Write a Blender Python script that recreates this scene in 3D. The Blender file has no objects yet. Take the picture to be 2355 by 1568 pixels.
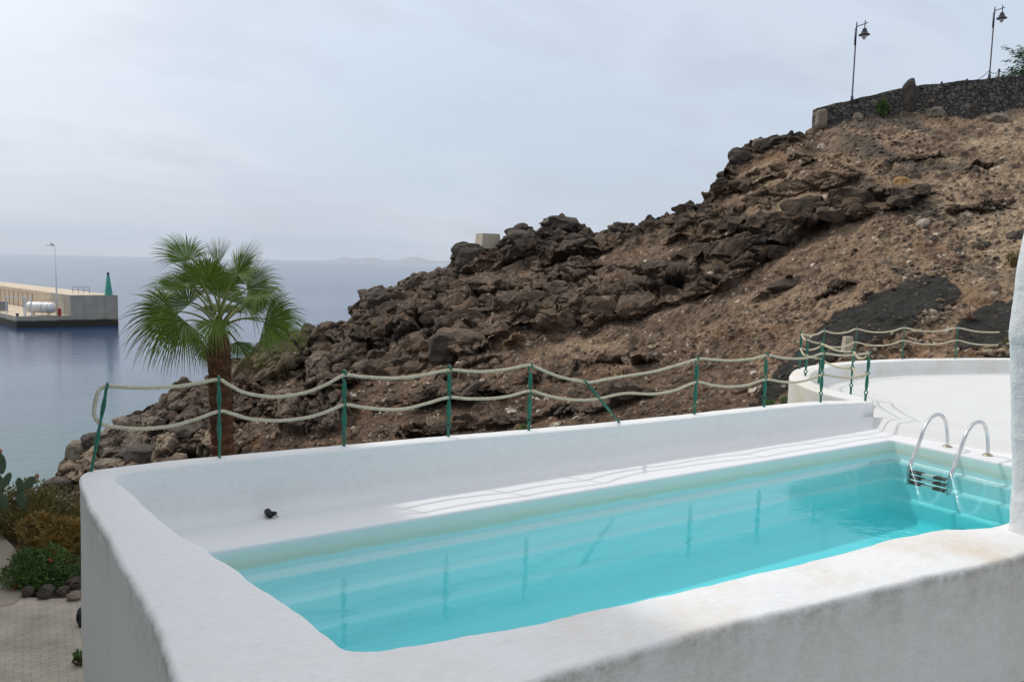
import bpy, math, random
import numpy as np
from mathutils import Vector, Matrix, noise as mnoise
random.seed(7); RNG = np.random.default_rng(11)
S = bpy.context.scene
COL = S.collection
PI = math.pi
# ------------------------------------------------------------------ survey
# World: X along the pool, Y across it (towards the sea wall), Z up, pool deck at 0.
F = 1780.; CXP, CYP = 1177.5, 784.
ROLL = math.radians(1.33); PITCH = math.atan(173.6/F); EYE = 2.15
FW = np.array([.5249, .8512]); RT = np.array([.8512, -.5249])
def ray(x, y):
    u = (np.asarray(x, float)-CXP)/F; v = -(np.asarray(y, float)-CYP)/F
    u2 = u*math.cos(ROLL)-v*math.sin(ROLL); v2 = u*math.sin(ROLL)+v*math.cos(ROLL)
    c, s = math.cos(PITCH), math.sin(PITCH)
    f = c+v2*s; z = -s+v2*c
    return np.stack([u2*RT[0]+f*FW[0], u2*RT[1]+f*FW[1], z], -1), f
def at(x, y, depth):          # surveyed point at a forward distance
    d, f = ray(x, y); k = np.asarray(depth)/f
    p = d*k[..., None]; p[..., 2] += EYE; return p
def on_z(x, y, z):
    d, f = ray(x, y); k = (z-EYE)/d[..., 2]; p = d*k[..., None]; p[..., 2] += EYE; return p
def on_t(x, y, t):
    d, f = ray(x, y); k = t/d[..., 1]; p = d*k[..., None]; p[..., 2] += EYE; return p
# ------------------------------------------------------------------ numpy noise
def _h(ix, iy, iz, seed):
    h = (ix.astype(np.uint32)*np.uint32(374761393) + iy.astype(np.uint32)*np.uint32(668265263)
         + iz.astype(np.uint32)*np.uint32(2147483647) + np.uint32((seed*1274126177) & 0xffffffff))
    h = (h ^ (h >> np.uint32(13)))*np.uint32(1274126177)
    h = (h ^ (h >> np.uint32(16)))*np.uint32(2246822519)
    h = h ^ (h >> np.uint32(13))
    return h.astype(np.float64)/4294967296.0
def vnoise(p, seed=0):
    i = np.floor(p).astype(np.int64); f = p-i; f = f*f*f*(f*(f*6-15)+10)
    r = 0
    for dx in (0, 1):
        for dy in (0, 1):
            for dz in (0, 1):
                w = (f[:, 0] if dx else 1-f[:, 0])*(f[:, 1] if dy else 1-f[:, 1])*(f[:, 2] if dz else 1-f[:, 2])
                r = r+w*_h(i[:, 0]+dx, i[:, 1]+dy, i[:, 2]+dz, seed)
    return r*2-1
def fbm(p, octv=4, seed=0, gain=.5):
    a, r, t = 1., 0, 0
    for o in range(octv):
        r = r+a*vnoise(p*(2.03**o)+o*17.3, seed+o); t += a; a *= gain
    return r/t
def worley(p, seed=0):
    i = np.floor(p).astype(np.int64); n = len(p)
    f1 = np.full(n, 9.); f2 = np.full(n, 9.); c1 = np.zeros((n, 3)); k1 = np.zeros(n)
    for dx in (-1, 0, 1):
        for dy in (-1, 0, 1):
            for dz in (-1, 0, 1):
                a, b, c = i[:, 0]+dx, i[:, 1]+dy, i[:, 2]+dz
                q = np.stack([a+_h(a, b, c, seed), b+_h(a, b, c, seed+1), c+_h(a, b, c, seed+2)], -1)
                d = np.sqrt(((p-q)**2).sum(1)); near = d < f1
                f2 = np.where(near, f1, np.minimum(f2, d))
                c1 = np.where(near[:, None], q, c1); k1 = np.where(near, _h(a, b, c, seed+5), k1)
                f1 = np.where(near, d, f1)
    return f1, f2, c1, k1
def sstep(a, b, x):
    t = np.clip((x-a)/(b-a), 0, 1); return t*t*(3-2*t)
# ------------------------------------------------------------------ materials
def new_mat(name):
    m = bpy.data.materials.new(name); m.use_nodes = True
    nt = m.node_tree; nt.nodes.clear()
    o = nt.nodes.new('ShaderNodeOutputMaterial'); b = nt.nodes.new('ShaderNodeBsdfPrincipled')
    nt.links.new(b.outputs[0], o.inputs[0]); return m, nt, b, o
def N(nt, typ, **kw):
    n = nt.nodes.new(typ)
    for k, v in kw.items():
        if k in n.inputs: n.inputs[k].default_value = v
        else: setattr(n, k, v)
    return n
def L(nt, a, b): nt.links.new(a, b)
def coord(nt, scale=(1, 1, 1), kind='Object'):
    tc = N(nt, 'ShaderNodeTexCoord'); mp = N(nt, 'ShaderNodeMapping'); mp.inputs['Scale'].default_value = scale
    L(nt, tc.outputs[kind], mp.inputs[0]); return mp.outputs[0]
def ramp(nt, src, stops):
    r = N(nt, 'ShaderNodeValToRGB'); e = r.color_ramp.elements
    while len(e) > 1: e.remove(e[-1])
    e[0].position = stops[0][0]; e[0].color = (*stops[0][1], 1)
    for p, c in stops[1:]:
        k = e.new(p); k.color = (*c, 1)
    L(nt, src, r.inputs[0]); return r.outputs[0]
def g(v): return (v, v, v)
def mix(nt, fac, a, b, mode='MIX'):
    m = N(nt, 'ShaderNodeMix', data_type='RGBA', blend_type=mode)
    for sock, val in ((m.inputs[0], fac), (m.inputs[6], a), (m.inputs[7], b)):
        if hasattr(val, 'links') or hasattr(val, 'is_linked'): L(nt, val, sock)
        elif isinstance(val, (int, float)): sock.default_value = val
        else: sock.default_value = (*val, 1)
    return m.outputs[2]
def simple(name, c1, c2=None, rough=.6, scale=6., metal=0., bump=0., bscale=30., spec=.5, coords='Object', detail=4):
    m, nt, b, o = new_mat(name)
    v = coord(nt, (1, 1, 1), coords)
    c2 = c2 or tuple(x*.8 for x in c1)
    n = N(nt, 'ShaderNodeTexNoise', Scale=scale, Detail=float(detail)); L(nt, v, n.inputs['Vector'])
    L(nt, ramp(nt, n.outputs[0], [(.3, c2), (.7, c1)]), b.inputs['Base Color'])
    b.inputs['Roughness'].default_value = rough; b.inputs['Metallic'].default_value = metal
    b.inputs['Specular IOR Level'].default_value = spec
    if bump:
        n2 = N(nt, 'ShaderNodeTexNoise', Scale=bscale, Detail=5.); L(nt, v, n2.inputs['Vector'])
        bp = N(nt, 'ShaderNodeBump', Strength=bump, Distance=.02); L(nt, n2.outputs[0], bp.inputs['Height']); L(nt, bp.outputs[0], b.inputs['Normal'])
    return m
def plaster(name, base=(.80, .80, .80), stain=(.62, .56, .46), amount=.5, rough=.85, bump=.25, dist=.012, bscale=9., streak=False, dirt=.5, front=False):
    m, nt, b, o = new_mat(name)
    v = coord(nt)
    n1 = N(nt, 'ShaderNodeTexNoise', Scale=1.3, Detail=8., Roughness=.65); L(nt, coord(nt, (1, 1, .35) if streak else (1, 1, 1)), n1.inputs['Vector'])
    f1 = ramp(nt, n1.outputs[0], [(.46, g(0)), (.72, g(amount))])
    if front:
        sx = N(nt, 'ShaderNodeSeparateXYZ'); L(nt, v, sx.inputs[0]); m1 = N(nt, 'ShaderNodeMapRange'); m1.inputs[1].default_value = 3.6; m1.inputs[2].default_value = 2.9; m1.inputs[3].default_value = .12; L(nt, sx.outputs[1], m1.inputs[0])
        m2 = N(nt, 'ShaderNodeMapRange'); m2.inputs[1].default_value = 1.; m2.inputs[2].default_value = 3.2; m2.inputs[3].default_value = .3; L(nt, sx.outputs[0], m2.inputs[0])
        mm = N(nt, 'ShaderNodeMath', operation='MULTIPLY'); L(nt, m1.outputs[0], mm.inputs[0]); L(nt, m2.outputs[0], mm.inputs[1]); f1 = mix(nt, 1., f1, mm.outputs[0], 'MULTIPLY')
    c = mix(nt, f1, base, stain)
    n2 = N(nt, 'ShaderNodeTexNoise', Scale=5.5, Detail=9., Roughness=.75); L(nt, coord(nt, (2.2, 2.2, .45) if streak else (1, 2.4, 2.4)), n2.inputs['Vector'])
    f2 = ramp(nt, n2.outputs[0], [(.52, g(0)), (.78, g(dirt))])
    c = mix(nt, f2, c, tuple(x*.72 for x in base))
    n3 = N(nt, 'ShaderNodeTexNoise', Scale=38., Detail=2.); L(nt, v, n3.inputs['Vector'])
    f3 = ramp(nt, n3.outputs[0], [(.71, g(0)), (.76, g(.5*min(1, dirt*1.6)))])
    c = mix(nt, f3, c, (.30, .26, .2))
    L(nt, c, b.inputs['Base Color']); b.inputs['Roughness'].default_value = rough; b.inputs['Specular IOR Level'].default_value = .25
    if front:
        at_ = N(nt, 'ShaderNodeVertexColor', layer_name='dirt'); n5 = N(nt, 'ShaderNodeTexNoise', Scale=9., Detail=8., Roughness=.8); L(nt, v, n5.inputs['Vector'])
        f5 = mix(nt, 1., at_.outputs[0], ramp(nt, n5.outputs[0], [(.38, g(0)), (.62, g(1.))]), 'MULTIPLY'); c = mix(nt, f5, c, (.48, .46, .39))
        n6 = N(nt, 'ShaderNodeTexNoise', Scale=14., Detail=6.); L(nt, coord(nt, (1, 9, 9)), n6.inputs['Vector']); c = mix(nt, 1., c, ramp(nt, n6.outputs[0], [(.25, g(.90)), (.6, g(1.))]), 'MULTIPLY')
        L(nt, c, b.inputs['Base Color'])
    nb = N(nt, 'ShaderNodeTexNoise', Scale=bscale, Detail=7., Roughness=.6); L(nt, v, nb.inputs['Vector'])
    bp = N(nt, 'ShaderNodeBump', Strength=bump, Distance=dist); L(nt, nb.outputs[0], bp.inputs['Height'])
    L(nt, bp.outputs[0], b.inputs['Normal']); return m
M = {}
M['wall'] = plaster('white_wall_plaster', (.81, .81, .81), (.68, .58, .45), .9, bump=.5, dist=.02, bscale=8., dirt=.2, front=True)
M['wall2'] = plaster('rough_white_plaster', (.80, .81, .82), (.7, .68, .62), .3, bump=.9, dist=.02, bscale=16., dirt=.4)
M['outer'] = plaster('weathered_outer_plaster', (.83, .815, .755), (.68, .64, .55), .55, bump=.5, dist=.015, bscale=10., streak=True, dirt=.18, front=True)
M['deck'] = plaster('white_deck_paint', (.77, .77, .785), (.76, .75, .74), .4, rough=.7, bump=.18, dist=.01, bscale=5., dirt=.12)
M['terr'] = plaster('white_terrace_paint', (.67, .675, .665), (.60, .59, .56), .5, rough=.75, bump=.2, dist=.01, bscale=5., dirt=.18)
M['kerb'] = plaster('white_kerb_paint', (.76, .765, .75), (.66, .56, .38), .7, bump=.3, dist=.012, bscale=8., dirt=.35)
M['green'] = simple('green_post_paint', (.012, .17, .105), (.008, .105, .07), .38, 14., bump=.25, bscale=60.)
M['rope'] = simple('rope_fibre', (.62, .56, .42), (.46, .40, .28), .9, 40., bump=.3, bscale=400.)
M['tape'] = simple('black_tape', (.012, .012, .014), None, .5)
M['steel'] = simple('stainless_steel', (.72, .72, .74), (.55, .54, .55), .22, 12., metal=1.)
M['brass'] = simple('tarnished_flange', (.50, .44, .34), (.40, .33, .24), .38, 30., metal=1.)
M['tread_d'] = simple('black_grip', (.012, .014, .016), None, .6)
M['tread_w'] = simple('pale_tread_plastic', (.70, .72, .70), (.6, .62, .6), .4)
M['dark'] = simple('lamp_iron', (.022, .020, .05), (.014, .013, .03), .45, 20.)
M['shade'] = simple('lamp_shade_metal', (.045, .042, .05), (.03, .03, .035), .4, 20.)
M['conc'] = simple('pier_concrete', (.34, .31, .26), (.24, .22, .19), .85, .35, bump=.4, bscale=3.)
M['conc2'] = simple('pale_pier_concrete', (.60, .50, .37), (.50, .41, .30), .85, .3)
M['tank'] = simple('white_tank_paint', (.78, .76, .72), (.70, .68, .64), .4, .8)
M['beacon'] = simple('beacon_green_paint', (.05, .36, .26), (.035, .28, .20), .5, 1.2)
M['red'] = simple('red_paint', (.45, .02, .02), None, .5)
M['white'] = simple('white_metal', (.75, .76, .78), (.65, .66, .68), .5)
M['grey'] = simple('grey_metal', (.25, .25, .25), None, .5)
M['brown'] = simple('rusty_metal', (.14, .07, .05), None, .7)
M['pipe'] = simple('black_pipe', (.012, .011, .013), None, .6)
M['frost'] = simple('frosted_lamp_glass', (.62, .62, .58), (.55, .55, .5), .25)
M['glass_d'] = simple('window_glass', (.03, .04, .05), None, .08)
M['wood'] = simple('shutter_paint', (.03, .14, .10), None, .5)
M['stem'] = simple('woody_stem', (.09, .06, .04), None, .9)
M['petal_o'] = simple('orange_petal', (.62, .12, .03), (.45, .06, .02), .6, 20.)
M['cactus'] = simple('cactus_skin', (.10, .16, .085), (.06, .11, .06), .55, 9., bump=.2, bscale=40.)
M['fruit'] = simple('cactus_fruit', (.42, .20, .12), (.3, .13, .08), .6, 30.)
M['marker'] = simple('pale_concrete', (.52, .46, .36), (.42, .36, .28), .9, 8., bump=.4, bscale=25.)
M['bird'] = simple('bird_feather', (.04, .04, .045), None, .7)
M['boulder'] = simple('basalt_boulder', (.088, .070, .055), (.040, .033, .028), .95, 2.2, bump=1., bscale=7., detail=9)
M['boulder_o'] = simple('orange_boulder', (.42, .23, .08), (.24, .14, .06), .95, 2.5, bump=.9, bscale=8.)
M['boulder_t'] = simple('tan_boulder', (.27, .215, .16), (.12, .10, .08), .95, 1.6, bump=1., bscale=6.)
M['trunk'] = simple('palm_trunk', (.19, .085, .038), (.055, .028, .016), .95, 9., bump=1., bscale=25.)
M['boot'] = simple('palm_leaf_base', (.24, .135, .065), (.09, .045, .025), .9, 14.)
M['boot_l'] = simple('pale_leaf_base', (.55, .40, .24), (.35, .2, .1), .9, 14.)
M['petiole'] = simple('palm_petiole', (.25, .26, .06), (.14, .17, .04), .55, 8.)
def leaf_mat(name, c1, c2, trans=.3, rough=.45, scale=3.):
    m, nt, b, o = new_mat(name)
    n = N(nt, 'ShaderNodeTexNoise', Scale=scale, Detail=4.); L(nt, coord(nt), n.inputs['Vector'])
    c = ramp(nt, n.outputs[0], [(.32, c2), (.68, c1)])
    L(nt, c, b.inputs['Base Color']); b.inputs['Roughness'].default_value = rough
    t = N(nt, 'ShaderNodeBsdfTranslucent'); L(nt, c, t.inputs[0])
    mx = N(nt, 'ShaderNodeMixShader'); mx.inputs[0].default_value = trans
    L(nt, b.outputs[0], mx.inputs[1]); L(nt, t.outputs[0], mx.inputs[2]); L(nt, mx.outputs[0], o.inputs[0]); return m
M['bush_g'] = leaf_mat('green_leaf', (.13, .22, .05), (.065, .115, .03), .25)
M['bush_b'] = leaf_mat('olive_brown_leaf', (.25, .21, .06), (.13, .11, .035), .25)
M['bush_o'] = leaf_mat('golden_brown_leaf', (.36, .245, .055), (.19, .125, .033), .25)
M['weed'] = leaf_mat('weed_leaf', (.10, .20, .03), (.05, .1, .02), .3)
M['dry'] = leaf_mat('dry_leaf', (.30, .17, .10), (.17, .09, .06), .2)
M['dryg'] = leaf_mat('dry_grass_leaf', (.26, .20, .07), (.15, .12, .05), .2)
M['tree'] = leaf_mat('tree_leaf', (.035, .12, .02), (.02, .06, .012), .3)
# frond: vertex colour carries the leaf's own green and its dry tips
def frond_mat():
    m, nt, b, o = new_mat('palm_frond')
    a = N(nt, 'ShaderNodeVertexColor', layer_name='tint')
    L(nt, a.outputs[0], b.inputs['Base Color']); b.inputs['Roughness'].default_value = .55; b.inputs['Specular IOR Level'].default_value = .3
    t = N(nt, 'ShaderNodeBsdfTranslucent'); L(nt, a.outputs[0], t.inputs[0])
    mx = N(nt, 'ShaderNodeMixShader'); mx.inputs[0].default_value = .25
    L(nt, b.outputs[0], mx.inputs[1]); L(nt, t.outputs[0], mx.inputs[2]); L(nt, mx.outputs[0], o.inputs[0]); return m
M['frond'] = frond_mat()
def hill_mat(name):
    m, nt, b, o = new_mat(name)
    a = N(nt, 'ShaderNodeVertexColor', layer_name='tint'); v = coord(nt)
    n = N(nt, 'ShaderNodeTexNoise', Scale=7., Detail=10., Roughness=.8); L(nt, v, n.inputs['Vector'])
    c = mix(nt, 1., a.outputs[0], ramp(nt, n.outputs[0], [(.3, g(.45)), (.5, g(1.)), (.75, g(1.7))]), 'MULTIPLY')
    L(nt, c, b.inputs['Base Color']); b.inputs['Roughness'].default_value = .95; b.inputs['Specular IOR Level'].default_value = .15
    n2 = N(nt, 'ShaderNodeTexNoise', Scale=9., Detail=10., Roughness=.75); L(nt, v, n2.inputs['Vector'])
    bp = N(nt, 'ShaderNodeBump', Strength=.9, Distance=.10); L(nt, n2.outputs[0], bp.inputs['Height']); L(nt, bp.outputs[0], b.inputs['Normal'])
    return m
M['hill'] = hill_mat('volcanic_slope'); M['stonewall'] = hill_mat('basalt_masonry')
def pool_mat():
    m, nt, b, o = new_mat('pool_liner')
    tc = N(nt, 'ShaderNodeTexCoord'); sp = N(nt, 'ShaderNodeSeparateXYZ'); L(nt, tc.outputs['Object'], sp.inputs[0])
    n = N(nt, 'ShaderNodeTexNoise', Scale=2.2, Detail=6.); L(nt, coord(nt, (1, 1, 3)), n.inputs['Vector'])
    mm = N(nt, 'ShaderNodeMath', operation='MULTIPLY_ADD'); L(nt, n.outputs[0], mm.inputs[0]); mm.inputs[1].default_value = .09; L(nt, sp.outputs[2], mm.inputs[2])
    mr = N(nt, 'ShaderNodeMapRange'); mr.inputs[1].default_value = .805; mr.inputs[2].default_value = 1.0; L(nt, mm.outputs[0], mr.inputs[0])
    c = ramp(nt, mr.outputs[0], [(0., (.67, .83, .835)), (.12, (.69, .69, .56)), (.3, (.71, .71, .61)), (.62, (.66, .76, .71)), (1., (.74, .83, .80))])
    L(nt, c, b.inputs['Base Color']); b.inputs['Roughness'].default_value = .35; return m
M['liner'] = pool_mat()
def water_mat():
    m = bpy.data.materials.new('pool_water_surface'); m.use_nodes = True; nt = m.node_tree; nt.nodes.clear()
    o = N(nt, 'ShaderNodeOutputMaterial'); tr = N(nt, 'ShaderNodeBsdfTransparent'); gl = N(nt, 'ShaderNodeBsdfGlossy', Roughness=.0)
    fr = N(nt, 'ShaderNodeFresnel', IOR=1.34); mx = N(nt, 'ShaderNodeMixShader')
    gm = N(nt, 'ShaderNodeNewGeometry'); mi = N(nt, 'ShaderNodeMapRange'); mi.inputs[3].default_value = 1.40; mi.inputs[4].default_value = 1/1.40; L(nt, gm.outputs['Backfacing'], mi.inputs[0]); L(nt, mi.outputs[0], fr.inputs['IOR'])   # same reflectance from both sides
    n = N(nt, 'ShaderNodeTexNoise', Scale=5., Detail=3.); L(nt, coord(nt, (1, 1, 1)), n.inputs['Vector'])
    n2 = N(nt, 'ShaderNodeTexNoise', Scale=22., Detail=2.); L(nt, coord(nt, (1, 1, 1)), n2.inputs['Vector'])
    ad = N(nt, 'ShaderNodeMath', operation='MULTIPLY_ADD'); L(nt, n2.outputs[0], ad.inputs[0]); ad.inputs[1].default_value = .34; L(nt, n.outputs[0], ad.inputs[2])
    bp = N(nt, 'ShaderNodeBump', Strength=.035, Distance=.05); L(nt, ad.outputs[0], bp.inputs['Height'])
    L(nt, bp.outputs[0], gl.inputs['Normal']); L(nt, bp.outputs[0], fr.inputs['Normal'])
    L(nt, fr.outputs[0], mx.inputs[0]); L(nt, tr.outputs[0], mx.inputs[1]); L(nt, gl.outputs[0], mx.inputs[2]); L(nt, mx.outputs[0], o.inputs[0])
    va = N(nt, 'ShaderNodeVolumeAbsorption'); va.inputs['Color'].default_value = (.0, .91, .952, 1); va.inputs['Density'].default_value = .55
    L(nt, va.outputs[0], o.inputs['Volume']); return m
M['water'] = water_mat()
def sea_mat():
    m, nt, b, o = new_mat('sea_water')
    v = coord(nt)
    sp = N(nt, 'ShaderNodeSeparateXYZ'); L(nt, v, sp.inputs[0])
    # shallow sandy water near the rocky shore, deep blue outside
    vd = N(nt, 'ShaderNodeVectorMath', operation='DISTANCE'); L(nt, v, vd.inputs[0]); vd.inputs[1].default_value = (1., 36., 0)
    nn = N(nt, 'ShaderNodeTexNoise', Scale=.06, Detail=4.); L(nt, v, nn.inputs['Vector'])
    ma = N(nt, 'ShaderNodeMath', operation='MULTIPLY_ADD'); L(nt, nn.outputs[0], ma.inputs[0]); ma.inputs[1].default_value = 22.; L(nt, vd.outputs['Value'], ma.inputs[2])
    mr = N(nt, 'ShaderNodeMapRange'); mr.inputs[1].default_value = 12.; mr.inputs[2].default_value = 75.; L(nt, ma.outputs[0], mr.inputs[0])
    c = ramp(nt, mr.outputs[0], [(0, (.085, .155, .14)), (.3, (.05, .11, .12)), (.7, (.02, .055, .105)), (1., (.016, .045, .11))])
    L(nt, c, b.inputs['Base Color']); b.inputs['Roughness'].default_value = .12; b.inputs['IOR'].default_value = 1.33; sl = N(nt, 'ShaderNodeMapRange'); sl.inputs[1].default_value = 90.; sl.inputs[2].default_value = 400.; sl.inputs[3].default_value = .55; sl.inputs[4].default_value = .38; L(nt, vd.outputs['Value'], sl.inputs[0]); L(nt, sl.outputs[0], b.inputs['Specular IOR Level'])
    n1 = N(nt, 'ShaderNodeTexNoise', Scale=.9, Detail=5., Roughness=.6); L(nt, coord(nt, (.55, 1.1, 1)), n1.inputs['Vector'])
    n2 = N(nt, 'ShaderNodeTexNoise', Scale=.05, Detail=5.); L(nt, coord(nt, (.35, 1.2, 1)), n2.inputs['Vector'])
    # the harbour side lies calm, the open sea is rougher
    rr = N(nt, 'ShaderNodeMapRange'); rr.inputs[1].default_value = 60.; rr.inputs[2].default_value = 260.; rr.inputs[3].default_value = .20; rr.inputs[4].default_value = .85
    L(nt, vd.outputs['Value'], rr.inputs[0])
    mu = N(nt, 'ShaderNodeMath', operation='MULTIPLY'); L(nt, rr.outputs[0], mu.inputs[0]); L(nt, ramp(nt, n2.outputs[0], [(.3, g(.55)), (.7, g(1.))]), mu.inputs[1])
    bp = N(nt, 'ShaderNodeBump', Distance=.35); L(nt, n1.outputs[0], bp.inputs['Height']); L(nt, mu.outputs[0], bp.inputs['Strength'])
    L(nt, bp.outputs[0], b.inputs['Normal']); return m
M['sea'] = sea_mat()
def paving_mat():
    m, nt, b, o = new_mat('brick_paving')
    v = coord(nt)
    br = N(nt, 'ShaderNodeTexBrick', Scale=2.75); L(nt, v, br.inputs['Vector'])
    br.inputs['Color1'].default_value = (.44, .385, .31, 1); br.inputs['Color2'].default_value = (.39, .34, .28, 1); br.inputs['Mortar'].default_value = (.27, .235, .19, 1)
    br.inputs['Mortar Size'].default_value = .012; br.inputs['Bias'].default_value = 0.
    n = N(nt, 'ShaderNodeTexNoise', Scale=1.6, Detail=8.); L(nt, v, n.inputs['Vector'])
    c = mix(nt, 1., br.outputs[0], ramp(nt, n.outputs[0], [(.3, g(.75)), (.7, g(1.2))]), 'MULTIPLY')
    L(nt, c, b.inputs['Base Color']); b.inputs['Roughness'].default_value = .85
    bp = N(nt, 'ShaderNodeBump', Strength=.4, Distance=.01); L(nt, br.outputs['Fac'], bp.inputs['Height']); bp.invert = True; L(nt, bp.outputs[0], b.inputs['Normal'])
    return m
M['paving'] = paving_mat()
M['slab'] = simple('path_slab', (.36, .31, .24), (.28, .24, .19), .9, 3., bump=.4, bscale=20.)
M['tile'] = simple('bounce_terrace_tiles', (.20, .18, .155), (.15, .135, .115), .8, 3.)  # tiles of the unseen floor added for bounced light
M['soil'] = simple('dark_soil', (.07, .05, .035), (.035, .026, .02), .95, 4., bump=1., bscale=15.)
M['mount'] = simple('far_mountain_hazed', (.26, .30, .355), None, .95, .001)  # blue-grey haze is put into the land colour so it fades
# ------------------------------------------------------------------ builders
class MB:
    def __init__(self): self.v = []; self.f = []; self.m = []; self.cur = 0
    def add(self, vs, fs):
        o = len(self.v); self.v.extend([tuple(map(float, p)) for p in vs]); self.f.extend([tuple(i+o for i in f) for f in fs]); self.m.extend([self.cur]*len(fs))
    def box(self, c, s, rot=None, taper=1.):
        c = np.array(c, float); h = np.array(s, float)/2
        P = np.array([[sx*h[0]*(taper if sz > 0 else 1), sy*h[1]*(taper if sz > 0 else 1), sz*h[2]] for sz in (-1, 1) for sx, sy in ((-1, -1), (1, -1), (1, 1), (-1, 1))])
        if rot is not None: P = P@np.array(rot).T
        self.add(P+c, [(3, 2, 1, 0), (4, 5, 6, 7), (0, 1, 5, 4), (1, 2, 6, 5), (2, 3, 7, 6), (3, 0, 4, 7)])
    def tube(self, pts, r, n=10, caps=True, lobes=0, twist=0., lob=.0):
        P = np.array(pts, float); k = len(P); r = np.full(k, r) if np.isscalar(r) else np.array(r)
        T = np.gradient(P, axis=0); T /= np.linalg.norm(T, axis=1)[:, None]+1e-12
        up = np.array([0, 0, 1.]) if abs(T[0, 2]) < .9 else np.array([1., 0, 0])
        u = np.cross(T[0], up); u /= np.linalg.norm(u); rows = []; s = 0
        ang = np.arange(n)*2*PI/n
        for i in range(k):
            u = u-T[i]*(u@T[i]); u /= np.linalg.norm(u); w = np.cross(T[i], u)
            if i: s += np.linalg.norm(P[i]-P[i-1])
            rr = r[i]*(1+lob*np.cos(lobes*(ang+0)-twist*s*lobes)) if lobes else r[i]
            a = ang
            rows.append(P[i]+(np.cos(a)*rr)[:, None]*u+(np.sin(a)*rr)[:, None]*w)
        vs = np.concatenate(rows); fs = []
        for i in range(k-1):
            for j in range(n):
                a, b = i*n+j, i*n+(j+1) % n; fs.append((a, b, b+n, a+n))
        if caps: fs.append(tuple(range(n-1, -1, -1))); fs.append(tuple((k-1)*n+j for j in range(n)))
        self.add(vs, fs)
    def lathe(self, c, prof, n=20):
        c = np.array(c, float); vs = []; fs = []
        for (r, z) in prof:
            for j in range(n): vs.append(c+np.array([r*math.cos(2*PI*j/n), r*math.sin(2*PI*j/n), z]))
        for i in range(len(prof)-1):
            for j in range(n): a, b = i*n+j, i*n+(j+1) % n; fs.append((a, b, b+n, a+n))
        fs.append(tuple(range(n-1, -1, -1))); fs.append(tuple((len(prof)-1)*n+j for j in range(n)))
        self.add(vs, fs)
    def ico(self, c, r, sub=2, rough=.25, seed=0, freq=1.6, sq=None):
        import bmesh
        bm = bmesh.new(); bmesh.ops.create_icosphere(bm, subdivisions=sub, radius=1.)
        P = np.array([v.co[:] for v in bm.verts]); fs = [tuple(v.index for v in f.verts) for f in bm.faces]; bm.free()
        if sq: P = np.sign(P)*np.abs(P)**sq
        off = np.array([seed*3.1, seed*1.7, seed*5.3])
        f1, f2, c1, k1 = worley(P*freq+off, 3)
        d = 1+rough*((k1-.5)*.9+fbm(P*2.2+off, 3, seed)*.8)
        P = P*d[:, None]*np.array(r); self.add(P+np.array(c), fs)
ORG = {}
def link(name, me, parent=None, loc=None):
    o = bpy.data.objects.new(name, me); COL.objects.link(o)
    if parent is not None: o.parent = parent; ORG[o.name] = ORG[parent.name]
    else:
        o.location = loc if loc is not None else (0, 0, 0); ORG[o.name] = np.array(o.location[:])
    return o
def mk(name, mb, mats, parent=None, loc=None, smooth=False):
    me = bpy.data.meshes.new(name)
    org = ORG[parent.name] if parent is not None else (np.array(loc, float) if loc is not None else np.zeros(3))
    V = np.array(mb.v)-org
    me.from_pydata(V.tolist(), [], mb.f)
    for m in (mats if isinstance(mats, (list, tuple)) else [mats]): me.materials.append(m)
    me.polygons.foreach_set('material_index', mb.m)
    if smooth: me.polygons.foreach_set('use_smooth', [True]*len(mb.f))
    me.update(); return link(name, me, parent, loc)
def tag(o, label=None, cat=None, group=None, kind=None):
    if label: o['label'] = label
    if cat: o['category'] = cat
    if group: o['group'] = group
    if kind: o['kind'] = kind
    return o
def empty(name, loc, label, cat, group=None):
    o = link(name, None, None, tuple(map(float, loc))); o.empty_display_size = .1
    return tag(o, label, cat, group)
def raw_mesh(name, V, Q, mats, parent=None, smooth=True, colors=None, loc=None):
    """V (n,3), Q (m,3|4) index arrays, fast path."""
    me = bpy.data.meshes.new(name); k = Q.shape[1]
    org = ORG[parent.name] if parent is not None else (np.array(loc, float) if loc is not None else np.zeros(3))
    V = np.asarray(V)-org
    me.vertices.add(len(V)); me.vertices.foreach_set('co', V.astype(np.float32).ravel())
    me.loops.add(Q.size); me.loops.foreach_set('vertex_index', Q.astype(np.int32).ravel())
    me.polygons.add(len(Q)); me.polygons.foreach_set('loop_start', np.arange(0, Q.size, k, dtype=np.int32))
    me.polygons.foreach_set('loop_total', np.full(len(Q), k, np.int32))
    me.polygons.foreach_set('use_smooth', np.full(len(Q), smooth))
    for m in (mats if isinstance(mats, (list, tuple)) else [mats]): me.materials.append(m)
    if colors is not None:
        ca = me.color_attributes.new('tint', 'FLOAT_COLOR', 'POINT')
        ca.data.foreach_set('color', np.concatenate([colors, np.ones((len(V), 1))], 1).astype(np.float32).ravel())
    me.update(calc_edges=True); me.validate(); return link(name, me, parent, loc)
def grid_quads(nr, nc):
    i = np.arange(nr*nc).reshape(nr, nc)
    return np.stack([i[:-1, :-1], i[:-1, 1:], i[1:, 1:], i[1:, :-1]], -1).reshape(-1, 4)
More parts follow.
